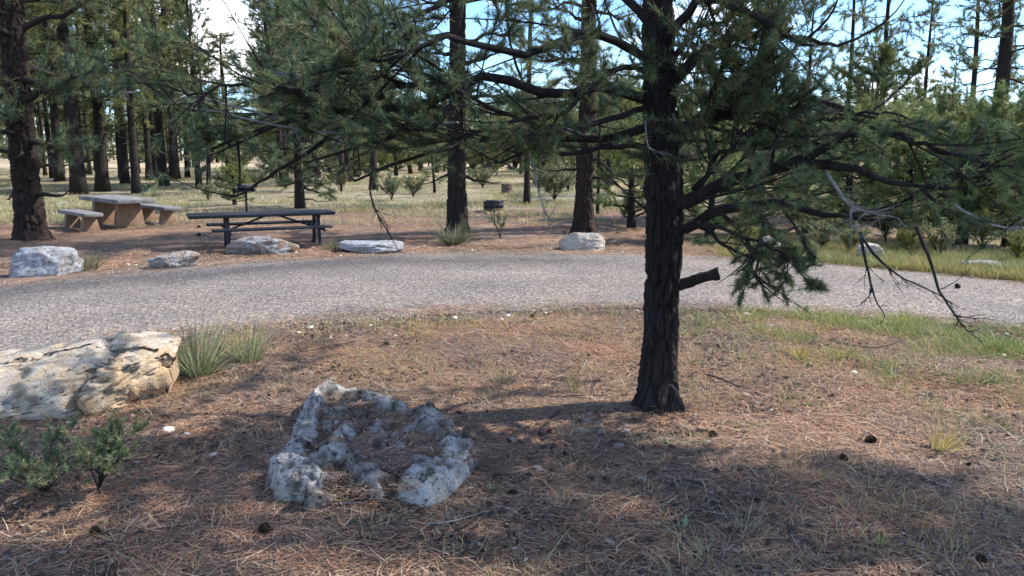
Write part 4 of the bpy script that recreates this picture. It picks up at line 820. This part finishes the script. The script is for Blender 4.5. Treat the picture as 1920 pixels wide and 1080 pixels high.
ppx = 960 + F_PX * lx / (ly * CP + (CAM_H - 0.06) * SP); wl = np.clip(sstep(612, 585, ppx) + sstep(745, 790, ppx) * sstep(0.1, -0.2, ly - cen[1]) + 0.45 + 0.6 * fbm2(lx, ly, 7, 3, 79), 0, 1)[..., None]; pale = pale * wl
lc = (np.array([0.42, 0.34, 0.28]) * (1 - pale) + np.array([1.0, 1.0, 1.0]) * pale) * (1 - 0.7 * dk)
o = link('boulder', mesh('boulder', np.c_[(lx - cen[0]).ravel(), (ly - cen[1]).ravel(), lz.ravel()], Fq, MT['stone_lichen'], True, lc.reshape(-1, 3)), None, (cen[0], cen[1], 0)); tag(o, 'low pitted white rock with black lichen, its hollows full of needles', 'rock')
s_ = (lz - th(lx, ly) < 0.104) & (fbm2(lx, ly, 9, 3, 73) > -0.32) & (lz - th(lx, ly) > -0.02) & (rr_ > 0.08) & (rr_ < 0.95); q_ = np.random.default_rng(8).permutation(np.flatnonzero(s_.ravel()))[:230]
rg = np.random.default_rng(9); sm = [needle_patch('rock_needle_patch', 130 + i, 50, 0.09, 0.09, 0.004, LIT) for i in range(3)]
scatter('needle_litter', 'fallen needles caught in the hollows of the lichen rock', np.c_[lx.ravel()[q_], ly.ravel()[q_], lz.ravel()[q_] + 0.004], np.c_[np.zeros((len(q_), 2)), rg.uniform(0, 6.28, len(q_))], rg.uniform(0.7, 1.2, len(q_)), sm)

# ------------------------------------------------------------------ concrete picnic table and its two benches
def slab_thing(name, label, cat, c, rz, Lx, Wd, Hh, tk, sup, group=None):
    o = thing(name, label, cat, (c[0], c[1], float(th([c[0]], [c[1]])[0])), rz, group)
    bevel(link('seat' if cat == 'bench' else 'tabletop', mesh('slab', *box(-Lx / 2, Lx / 2, -Wd / 2, Wd / 2, Hh - tk, Hh), MT['concrete']), o), 0.015)
    for sx in (-1, 1):
        x0 = sx * sup[0]; bevel(link('support', mesh('support', *box(x0 - sup[3] / 2, x0 + sup[3] / 2, -sup[2] / 2, sup[2] / 2, -0.1, Hh - tk - 0.002, (x0 - sup[3] / 2, x0 + sup[3] / 2, -sup[1] / 2, sup[1] / 2)), MT['concrete_tan']), o), 0.012)
    return o
Lc, Fc_, Rc = gp(147, 369, .68), gp(222, 378, .68), gp(291, 375, .68)
tcn = (Lc + Rc) / 2; al = nrm(Fc_ - Lc); rzt = math.atan2(al[1], al[0]); pp = np.array([-al[1], al[0]])
slab_thing('picnic_table', 'concrete picnic table with a grey slab top on tan trapezoid supports', 'picnic table', tcn, rzt, 2.7, 0.86, 0.70, 0.10, (0.80, 0.50, 0.70, 0.20))
slab_thing('bench', 'concrete bench on the road side of the concrete table', 'bench', tcn - pp * 0.98 + al * 0.50, rzt, 1.95, 0.40, 0.44, 0.085, (0.62, 0.24, 0.46, 0.18), 'concrete benches')
slab_thing('bench', 'concrete bench behind the concrete table, on its forest side', 'bench', tcn + pp * 0.98 - al * 0.02, rzt, 1.95, 0.40, 0.44, 0.085, (0.62, 0.24, 0.46, 0.18), 'concrete benches')
# ------------------------------------------------------------------ black plank picnic table
a0, a1 = gp(425, 468), gp(594, 460); c = (a0 + a1) / 2; d = nrm(a1 - a0); rz = math.atan2(d[1], d[0])
bt = thing('picnic_table', 'long black plank picnic table on a dark tube frame', 'picnic table', (c[0], c[1] + 0.05, float(th([c[0]], [c[1]])[0])), rz)
for i in range(5):
    y0 = -0.375 + i * 0.152; bevel(link('plank', mesh('plank', *box(-1.50, 1.13, y0, y0 + 0.142, 0.600, 0.660), MT['plank']), bt), 0.006)
for sy in (-1, 1):
    for j in range(2):
        y0 = sy * 0.66 - 0.13 + j * 0.135; bevel(link('seat_plank', mesh('seat_plank', *box(-1.14, 0.98, y0, y0 + 0.125, 0.385, 0.425), MT['plank']), bt), 0.006)
for sx in (-0.83, 0.83):
    for sy in (-1, 1):
        P_ = poly(np.array([[sx, sy * 0.20, 0.59], [sx, sy * 0.22, 0.40], [sx, sy * 0.27, 0.10], [sx, sy * 0.33, 0.025], [sx, sy * 0.44, 0.02]]), 20); link('leg', mesh('leg', *tubes(P_, np.full(20, 0.036), 10), MT['steel'], True), bt)
    P_ = np.array([[sx, -0.82, 0.355], [sx, 0.0, 0.355], [sx, 0.82, 0.355]]); link('seat_support', mesh('seat_support', *tubes(P_, np.full(3, 0.028), 10), MT['steel'], True), bt)
    P_ = np.array([[sx, -0.34, 0.576], [sx, 0.0, 0.576], [sx, 0.34, 0.576]]); link('top_support', mesh('top_support', *tubes(P_, np.full(3, 0.024), 10), MT['steel'], True), bt)
    P_ = np.array([[sx * 0.93, 0, 0.36], [sx * 0.55, 0, 0.47], [sx * 0.16, 0, 0.59]]); link('brace', mesh('brace', *tubes(P_, np.full(3, 0.018), 8), MT['steel'], True), bt)
# ------------------------------------------------------------------ fire ring, grill, stump
x, y = gp(925, 398); fr = thing('fire_ring', 'dark steel fire ring with a rusty lower band in the clearing', 'fire ring', (x, y + 0.28, float(th([x], [y])[0])))
def ring(r, z0, z1, th_=0.012, n=40):
    a = np.arange(n) * 2 * pi / n; V = np.concatenate([np.c_[q * np.cos(a), q * np.sin(a), np.full(n, z)] for q, z in ((r, z0), (r, z1), (r - th_, z1), (r - th_, z0))]); i = np.arange(4 * n).reshape(4, n); j = np.roll(i, -1, 1); i2 = np.roll(i, -1, 0); j2 = np.roll(j, -1, 0)
    return V, np.stack([i, j, j2, i2], -1).reshape(-1, 4)
link('ring_wall', mesh('ring_wall', *ring(0.31, 0.13, 0.30), MT['soot'], True), fr); link('lower_band', mesh('lower_band', *ring(0.305, -0.03, 0.128), MT['rust'], True), fr)
link('rim', mesh('rim', *ring(0.322, 0.285, 0.312, 0.03), MT['soot'], True), fr)
for i in range(7):
    yy = -0.18 + i * 0.06; link('grate_bar', mesh('grate_bar', *tubes(np.array([[-0.24, yy, 0.335], [0, yy, 0.335], [0.24, yy, 0.335]]), np.full(3, 0.009), 6), MT['soot']), fr)
link('grate_handle', mesh('grate_handle', *tubes(np.array([[0.24, 0, 0.335], [0.36, 0, 0.34], [0.42, 0, 0.36]]), np.full(3, 0.012), 6), MT['soot']), fr)
x, y = gp(463, 402); gr = thing('grill', 'black pedestal grill on a thin post behind the black picnic table', 'grill', (x, y, float(th([x], [y])[0])), 0.2)
link('post', mesh('post', *tubes(np.array([[0, 0, -0.1], [0, 0, 0.4], [0, 0, 0.66]]), np.full(3, 0.032), 10), MT['steel'], True), gr)
G = Geo(); 
for b_ in ((-0.26, 0.26, -0.19, 0.19, 0.66, 0.68), (-0.26, 0.26, 0.175, 0.19, 0.682, 0.86), (-0.26, -0.245, -0.19, 0.173, 0.682, 0.82), (0.245, 0.26, -0.19, 0.173, 0.682, 0.82)): G.add(*box(*b_))
link('firebox', G.mesh('firebox', MT['soot']), gr)
for i in range(6): link('grate_bar', mesh('grate_bar', *tubes(np.array([[-0.20 + i * 0.08, -0.21, 0.80], [-0.20 + i * 0.08, 0, 0.80], [-0.20 + i * 0.08, 0.17, 0.80]]), np.full(3, 0.008), 6), MT['soot']), gr)
x, y = gp(951, 369); V, Fq = barked(lambda z: np.zeros((len(z), 2)), lambda z: 0.21 + 0.10 * np.exp(-np.clip(z, 0, 1) / 0.1), -0.1, 0.42, 36, 30, 9, 0.3, 0.025, 9)
st = thing('tree_stump', 'weathered grey brown stump in the meadow behind the fire ring', 'stump', (x, y, float(th([x], [y])[0])))
link('bark', mesh('bark', V, Fq, MT['stump'], True), st); a = np.arange(24) * 2 * pi / 24; V = np.vstack([np.c_[0.195 * np.cos(a), 0.195 * np.sin(a), 0.40 + 0.06 * np.sin(a * 2 + 1) + 0 * a], [[0, 0, 0.40]]]); link('cut_face', mesh('cut_face', V, np.array([[i, (i + 1) % 24, 24] for i in range(24)]), MT['stump']), st)

# ------------------------------------------------------------------ grass clumps and small plants one can pick out
def tuft(name, label, cat, px, py, me, sc=1.0, rz=0.0, group=None):
    x, y = gp(px, py); return tag(link(name, me, None, (x, y, float(th([x], [y])[0])), (0, 0, rz), (sc, sc, sc)), label, cat, group)
BEAR = [(0.22, 0.26, 0.16), (0.28, 0.31, 0.21), (0.16, 0.20, 0.11), (0.42, 0.41, 0.30), (0.14, 0.18, 0.09)]
bg1 = clump('bear_grass', 140, 230, 0.09, 0.60, 0.008, BEAR, 0.60, 0.36, seg=5)
bg2 = clump('bear_grass', 141, 170, 0.08, 0.47, 0.006, BEAR, 0.60, 0.36, seg=5)
tuft('bear_grass', 'large spiky grey green grass clump at the right end of the big cream boulder', 'grass clump', 372, 706, bg1)
tuft('bear_grass', 'smaller paler spiky clump between the large clump and the road', 'grass clump', 466, 676, bg2)
tuft('bear_grass', 'spiky grass clump at the foot of the tall straight pine', 'grass clump', 852, 459, clump('bear_grass', 142, 260, 0.14, 0.62, 0.014, [(0.10, 0.12, 0.07), (0.16, 0.17, 0.11), (0.24, 0.23, 0.16)], 0.8, 0.6, seg=5))
tuft('yucca', 'grey green spiky yucca in the meadow by the concrete table', 'plant', 291, 365, clump('yucca', 143, 70, 0.1, 0.75, 0.03, BEAR, 0.8, 0.1, seg=2))
ytf = clump('grass_tuft', 144, 130, 0.05, 0.22, 0.004, [(0.46, 0.36, 0.14), (0.38, 0.29, 0.11), (0.52, 0.44, 0.22)], 0.45, 0.4)
tuft('grass_tuft', 'yellow straw tuft standing alone behind the right of the trunk', 'grass tuft', 1499, 672, ytf)
tuft('grass_tuft', 'leaning yellow straw tuft by the dark pine cone at right', 'grass tuft', 1762, 842, ytf, 1.1, 2.0).rotation_euler = (0.25, -0.45, 2.0)
tuft('grass_tuft', 'pale upright straw tuft left of the trunk base', 'grass tuft', 1078, 738, clump('grass_tuft', 145, 60, 0.04, 0.26, 0.0035, STRAW, 0.2, 0.3), 1.0)
tuft('grass_tuft', 'wispy straw tuft left of the trunk, farther from it', 'grass tuft', 941, 722, clump('grass_tuft', 146, 70, 0.07, 0.24, 0.0032, STRAW, 0.3, 0.4))
tuft('grass_tuft', 'small round green tuft on the near right road edge', 'grass tuft', 1563, 606, clump('grass_tuft', 147, 100, 0.05, 0.14, 0.005, GREEN, 0.4, 0.3))
tuft('grass_tuft', 'dull green tuft beside the square grey boulder', 'grass tuft', 150, 505, clump('grass_tuft', 148, 220, 0.25, 0.42, 0.008, [(0.09, 0.11, 0.06), (0.13, 0.14, 0.08), (0.20, 0.18, 0.11)], 0.7, 0.5))
tuft('grass_tuft', 'dull green tuft at the left end of the long flat boulder', 'grass tuft', 632, 470, clump('grass_tuft', 149, 160, 0.18, 0.3, 0.008, [(0.12, 0.13, 0.07), (0.20, 0.19, 0.11)], 0.7, 0.5))
tuft('grass_tuft', 'yellow green grass patch at the near road edge left of the trunk', 'grass tuft', 795, 618, clump('grass_tuft', 150, 260, 0.34, 0.13, 0.005, [(0.30, 0.27, 0.10), (0.36, 0.30, 0.13), (0.22, 0.22, 0.08)], 0.6, 0.5))
for px, py, lab in [(990, 1075, 'pale dead grass spray at the bottom edge, left of the weeds'), (1385, 1010, 'grey dead grass spray beside the bottom weed'), (1330, 1065, 'splayed pale grass stalks at the bottom edge below the weed')]:
    tuft('grass_tuft', lab, 'grass tuft', px, py, clump('grass_tuft', 151 + px, 26, 0.06, 0.24, 0.0035, [(0.36, 0.31, 0.22), (0.22, 0.22, 0.16), (0.42, 0.38, 0.30)], 0.9, 0.6), 1.0, px)
# leafy weeds
def weed(seed, n, ln, w, cols, lean=0.9):
    return clump('weed', seed, n, 0.015, ln, w, cols, lean, 0.25, seg=4)
wcol = [(0.16, 0.24, 0.13), (0.20, 0.28, 0.17), (0.24, 0.31, 0.21)]
for i, (px, py, ln, w, lab) in enumerate([(1282, 1002, 0.075, 0.016, 'pale green leafy weed near the bottom edge, right of centre'), (1250, 834, 0.06, 0.014, 'grey green weed rosette just in front of the trunk base'), (632, 985, 0.05, 0.013, 'tiny bright weed in front of the lichen rock'), (912, 930, 0.07, 0.014, 'small green weed right of the lichen rock'),
        (1765, 940, 0.05, 0.012, 'small green sprout at lower right between needles'), (1680, 962, 0.05, 0.012, 'bright green sprout at lower right, nearer the bottom'), (1650, 1030, 0.07, 0.012, 'green weed close to the bottom edge at right'), (1085, 793, 0.06, 0.011, 'green weed beside the grey pebbles left of the trunk'), (270, 905, 0.06, 0.013, 'blue green weed right of the near shrub'), (1480, 950, 0.05, 0.012, 'small weed in the litter right of the trunk')]):
    tuft('weed', lab, 'weed', px, py, weed(160 + i, 13, ln, w, wcol), 1.2, i)
# shrubs
def shrub_m(seed, h, spread, ns, k, m, nn, ln, w, cols, r=0.006):
    rng = np.random.default_rng(seed); a = rng.uniform(0, 2 * pi, ns); l = rng.uniform(0.1, 1, ns) * spread; s = np.linspace(0, 1, 7)
    top = np.c_[np.cos(a) * l, np.sin(a) * l, h * rng.uniform(0.6, 1.0, ns)]; P = top[:, None] * s[None, :, None] ** np.array([1.3, 1.3, 0.9]) + rng.normal(0, 0.02, (ns, 7, 3)) * s[None, :, None] * h
    Rr = r * (1 - 0.7 * s)[None].repeat(ns, 0); G = Geo(); G.add(*tubes(P, Rr, 5)); Q, q, tp, td = sprays(P, Rr, rng, k, h * 0.15, h * 0.45, m, 0.3, 0.2, r * 0.4); G.add(*tubes(Q, q, 3, False))
    V, Fq, C = needles(tp, td, nn, ln, w, rng, cols, 0.7); return G.mesh('stems', MT['bark_brown'], True), mesh('leaves', V, Fq, MT['grass'], False, C)
def shrub(label, px, py, ms, sc=1.0, rz=0.0, group=None, name='shrub'):
    x, y = gp(px, py); o = thing(name, label, 'shrub', (x, y, float(th([x], [y])[0])), rz, group); o.scale = (sc, sc, sc); link('stems', ms[0], o); link('leaves', ms[1], o); return o
SG = [(0.16, 0.21, 0.12), (0.20, 0.25, 0.15), (0.12, 0.16, 0.09), (0.25, 0.28, 0.19), (0.24, 0.21, 0.13)]
shrub('feathery green shrub in front of the big cream boulder, the one with a dark stem', 185, 925, shrub_m(170, 0.40, 0.30, 8, 12, 7, 12, 0.032, 0.0042, SG, 0.005))
shrub('feathery green shrub at the left edge in front of the big cream boulder', 85, 925, shrub_m(171, 0.36, 0.42, 11, 12, 7, 12, 0.032, 0.0042, SG, 0.005))
shrub('thin twiggy seedling right of the bear grass clump across the road', 938, 452, shrub_m(172, 0.55, 0.28, 5, 6, 4, 8, 0.06, 0.010, NEED_M), name='seedling')
SAGE = [(0.17, 0.19, 0.12), (0.22, 0.23, 0.15), (0.13, 0.15, 0.09), (0.28, 0.27, 0.18)]
sg = [shrub_m(180 + i, 1.1, 0.9, 16, 9, 5, 8, 0.12, 0.022, SAGE, 0.014) for i in range(3)]
rg = np.random.default_rng(12)
for i, (px, py, s, lab) in enumerate([(735, 378, 0.75, 'grey green bush left of the tall straight pine, the rounder one'), (775, 372, 0.7, 'twiggy dark bush just left of the tall straight pine'), (1040, 380, 1.1, 'pale twiggy bush between the slender pine and the reddish pine'), (1010, 365, 0.8, 'pale bush in the meadow right of the slender pine'), (1065, 360, 0.9, 'pale bush behind the reddish pine trunk'),
        (905, 352, 0.9, 'meadow bush right of the tall straight pine'), (640, 360, 1.0, 'grey green bush at the forest edge right of the young pine'), (480, 352, 0.8, 'bush at the forest edge behind the grill'), (160, 335, 0.7, 'low bush between the two trunks beyond the concrete table'), (390, 372, 0.6, 'low green bush left of the grill')]):
    shrub(lab, px, py, sg[i % 3], s, i * 1.1, 'bushes in the meadow', 'bush')
RB = [(0.20, 0.22, 0.08), (0.27, 0.26, 0.10), (0.15, 0.18, 0.07)]
rb = [shrub_m(190 + i, 0.6, 0.4, 14, 8, 5, 8, 0.07, 0.012, RB if i else SAGE, 0.008) for i in range(3)]
for i, (px, py, s, lab) in enumerate([(1540, 478, 0.9, 'yellow green roadside bush right of the tilted boulder'), (1590, 480, 0.8, 'yellow green roadside bush left of the rounded boulder'), (1700, 478, 0.9, 'green roadside bush right of the rounded boulder'), (1760, 488, 0.9, 'grey roadside bush left of the flat rock'), (1905, 500, 0.9, 'roadside bush right of the flat rock'), (1395, 472, 0.8, 'roadside bush left of the tilted boulder'), (1660, 455, 1.1, 'bush behind the rounded boulder'), (1840, 470, 1.2, 'bush behind the flat rock')]):
    shrub(lab, px, py, rb[i % 3], s, i * 1.7, 'bushes on the far right verge', 'bush')
x_, y_ = gp(1745, 628); tuft('grass_tuft', 'blue grey grass tuft under the hanging dead branches', 'grass tuft', 1745, 632, clump('grass_tuft', 195, 120, 0.12, 0.2, 0.005, [(0.24, 0.28, 0.24), (0.30, 0.33, 0.28)], 0.6, 0.4))

# ------------------------------------------------------------------ cones, pebbles, sticks
rng = np.random.default_rng(15); G = Geo(); V, Fq = ICO[2]; G.add(V * np.array([0.022, 0.022, 0.030]), Fq)
for i in range(70):
    u = (i + 0.5) / 70; z = 1 - 2 * u; a = i * 2.399; r = math.sqrt(1 - z * z); n_ = np.array([r * math.cos(a), r * math.sin(a), z]); tn = np.array([-math.sin(a), math.cos(a), 0]); up_ = nrm(np.cross(n_, tn))
    p = n_ * np.array([0.022, 0.022, 0.030]); t_ = p + n_ * 0.014 + up_ * 0.008
    G.add(np.array([p - tn * 0.006, p + tn * 0.006, t_ + tn * 0.006, t_ - tn * 0.006, p + n_ * 0.004 - up_ * 0.006]), [np.array([[0, 1, 2, 3]]), np.array([[0, 4, 1], [4, 3, 2]])])
cone = G.mesh('pine_cone', MT['cone'])
def small(name, me, px, py, sc, rot, label, cat, group, dz=0.0):
    x, y = gp(px, py); h = float(th([x], [y])[0])
    if road_d(np.array([x]), np.array([y]))[0] < 0: h = 0.03
    return tag(link(name, me, None, (x, y, h + dz), rot, (sc, sc, sc)), label, cat, group)
for px, py, s, lab in [(1632, 830, 1.2, 'dark pine cone under the curved pale twig at right'), (1580, 868, 1.0, 'dark pine cone in the lit litter, nearer than the one under the twig'), (1336, 822, 1.0, 'dark pine cone in the lit litter right in front of the trunk'), (496, 1005, 1.15, 'reddish dark pine cone at lower left before the lichen rock'), (1795, 546, 1.4, 'dark pine cone lying on the road at right'),
        (373, 428, 1.5, 'pine cone on the ground left of the black table, farther one'), (373, 444, 1.5, 'pine cone on the ground left of the black table, nearer one'), (1912, 705, 1.0, 'dark pine cone at the right edge'), (1518, 690, 0.9, 'dark pine cone just in front of the lone straw tuft'), (960, 935, 0.9, 'dark cone right of the lichen rock'), (180, 1010, 0.9, 'dark cone at the lower left corner'), (998, 598, 1.0, 'dark cone near the road edge left of the trunk'), (725, 652, 1.0, 'dark cone in pale litter below the yellow green grass patch')]:
    small('pine_cone', cone, px, py, s * 0.78, (R(80) + px * 0.01, 0.2, px * 1.7), lab, 'pine cone', 'pine cones on the ground', 0.022 * s)
pr = np.random.default_rng(16)
for i in range(8):
    px, py = pr.uniform(420, 1900), 590 + 480 * pr.random() ** 1.3
    x, y = gp(px, py)
    if R1 - math.hypot(x - C1[0], y - C1[1]) < 0.15 or (500 < px < 900 and 730 < py < 960): continue
    small('pine_cone', cone, px, py, pr.uniform(0.5, 0.75), (pr.uniform(0.6, 2.2), pr.uniform(0, 6), pr.uniform(0, 6)), 'small dark pine cone lying among the needles', 'pine cone', 'pine cones on the ground', 0.014)
peb = [mesh('pebble', *rockV((0.07, 0.055, 0.03), 300 + i, 2, 8, 0.06, 0, (), 0.0), MT['pebble'] if i < 3 else MT['pebble_grey']) for i in range(6)]
for px, py, s, lab in [(400, 860, 0.9, 'lone white stone on dark litter left of the lichen rock'), (317, 815, 1.3, 'white stone right below the big cream boulder'), (352, 822, 0.8, 'small white stone beside the one below the big boulder'), (1333, 872, 0.5, 'white stone in the litter in front of the trunk'), (1446, 766, 0.7, 'white stone in lit litter right of the trunk'), (1527, 885, 0.7, 'pale stone at lower right'), (545, 830, 0.5, 'pale chip left of the lichen rock'), (1600, 700, 1.0, 'pale flat stone in the right grass'), (1715, 690, 1.1, 'white stone in the right grass'), (1880, 670, 1.1, 'white stone in the grass at the right edge'), (1180, 1020, 0.35, 'tiny white stone at the bottom centre'), (740, 633, 0.9, 'white stone near the road edge left of centre'), (672, 645, 0.8, 'white stone at the road edge near the spiky clumps')]:
    small('stone', peb[int(px) % 3], px, py, s, (0, 0, px), lab, 'stone', 'pale stones on the ground', 0.008)
for px, py, s in [(1100, 795, 1.3), (1120, 802, 1.2), (1088, 812, 1.2), (1128, 815, 1.1), (1172, 801, 0.9), (1175, 812, 1.0), (1160, 842, 1.0), (1105, 783, 1.0)]:
    small('stone', peb[3 + int(px) % 3], px, py, s, (0, 0, px), 'dull grey stone in the small cluster left of the trunk base', 'stone', 'grey stone cluster', 0.01)
rs = np.random.default_rng(17)
for i in range(70):
    side = rs.random() < 0.45; a = rs.uniform(R(-60), R(60)); r_ = (R1 - abs(rs.normal(0, 0.35)) - 0.05) if side else (R2 + abs(rs.normal(0, 0.6)) + 0.1); c_ = C1 if side else C2
    x, y = c_[0] + r_ * math.sin(a), c_[1] + r_ * math.cos(a)
    tag(link('stone', peb[rs.integers(3)], None, (x, y, float(th([x], [y])[0]) + 0.01), (0, 0, rs.uniform(0, 6)), (1,) * 3), 'pale pebble at the near road edge' if side else 'pale pebble at the far road edge', 'stone', 'pebbles along the near road edge' if side else 'pebbles along the far road edge').scale = (rs.uniform(0.4, 1.2),) * 3
def stick(pts, r, mat, label):
    P = []
    for px, py, z in pts:
        x, y = gp(px, py, z); P.append((x, y, z + float(th([x], [y])[0])))
    P = poly(np.array(P), 12); o_ = P.mean(0); return tag(link('twig', mesh('twig', *tubes(P - o_, r * (1 - 0.6 * np.linspace(0, 1, 12)), 6), mat, True), None, o_), label, 'twig', 'twigs on the ground')
stick([(1322, 700, 0.02), (1350, 708, 0.05), (1375, 718, 0.03), (1408, 728, 0.02)], 0.008, MT['twig_dark'], 'dark bent stick lying right of the trunk')
stick([(1090, 692, 0.04), (1095, 682, 0.07), (1100, 674, 0.07)], 0.006, MT['twig_grey'], 'short pale curved twig left of the trunk')
stick([(1345, 690, 0.02), (1365, 683, 0.03), (1385, 674, 0.03)], 0.006, MT['twig_dark'], 'thin dark stick above the bent stick right of the trunk')
stick([(1620, 815, 0.02), (1621, 808, 0.06), (1630, 803, 0.07)], 0.004, MT['twig_grey'], 'pale curved twig arching over the dark pine cone')
stick([(700, 945, 0.02), (725, 955, 0.03), (745, 968, 0.02)], 0.010, MT['twig_dark'], 'dark wood splinter in front of the lichen rock')
stick([(600, 948, 0.02), (640, 946, 0.03), (690, 944, 0.02)], 0.005, MT['twig_grey'], 'pale straight twig along the front of the lichen rock')
stick([(800, 990, 0.02), (850, 985, 0.03), (910, 968, 0.03)], 0.004, MT['twig_grey'], 'long thin pale twig right of the lichen rock')
stick([(1030, 750, 0.02), (1080, 745, 0.03), (1140, 741, 0.03)], 0.006, MT['twig_dark'], 'long dark twig touching the left of the trunk base')
stick([(1030, 790, 0.02), (1042, 780, 0.04), (1052, 772, 0.03)], 0.010, MT['twig_dark'], 'stout dark twig left of the grey pebbles')
stick([(1560, 640, 0.02), (1640, 655, 0.03), (1700, 640, 0.04), (1780, 625, 0.04)], 0.006, MT['twig_dark'], 'long dark twig in the right grass')
stick([(100, 385, 0.02), (120, 378, 0.1), (137, 376, 0.05)], 0.03, MT['twig_grey'], 'fallen grey branch beyond the massive pine')
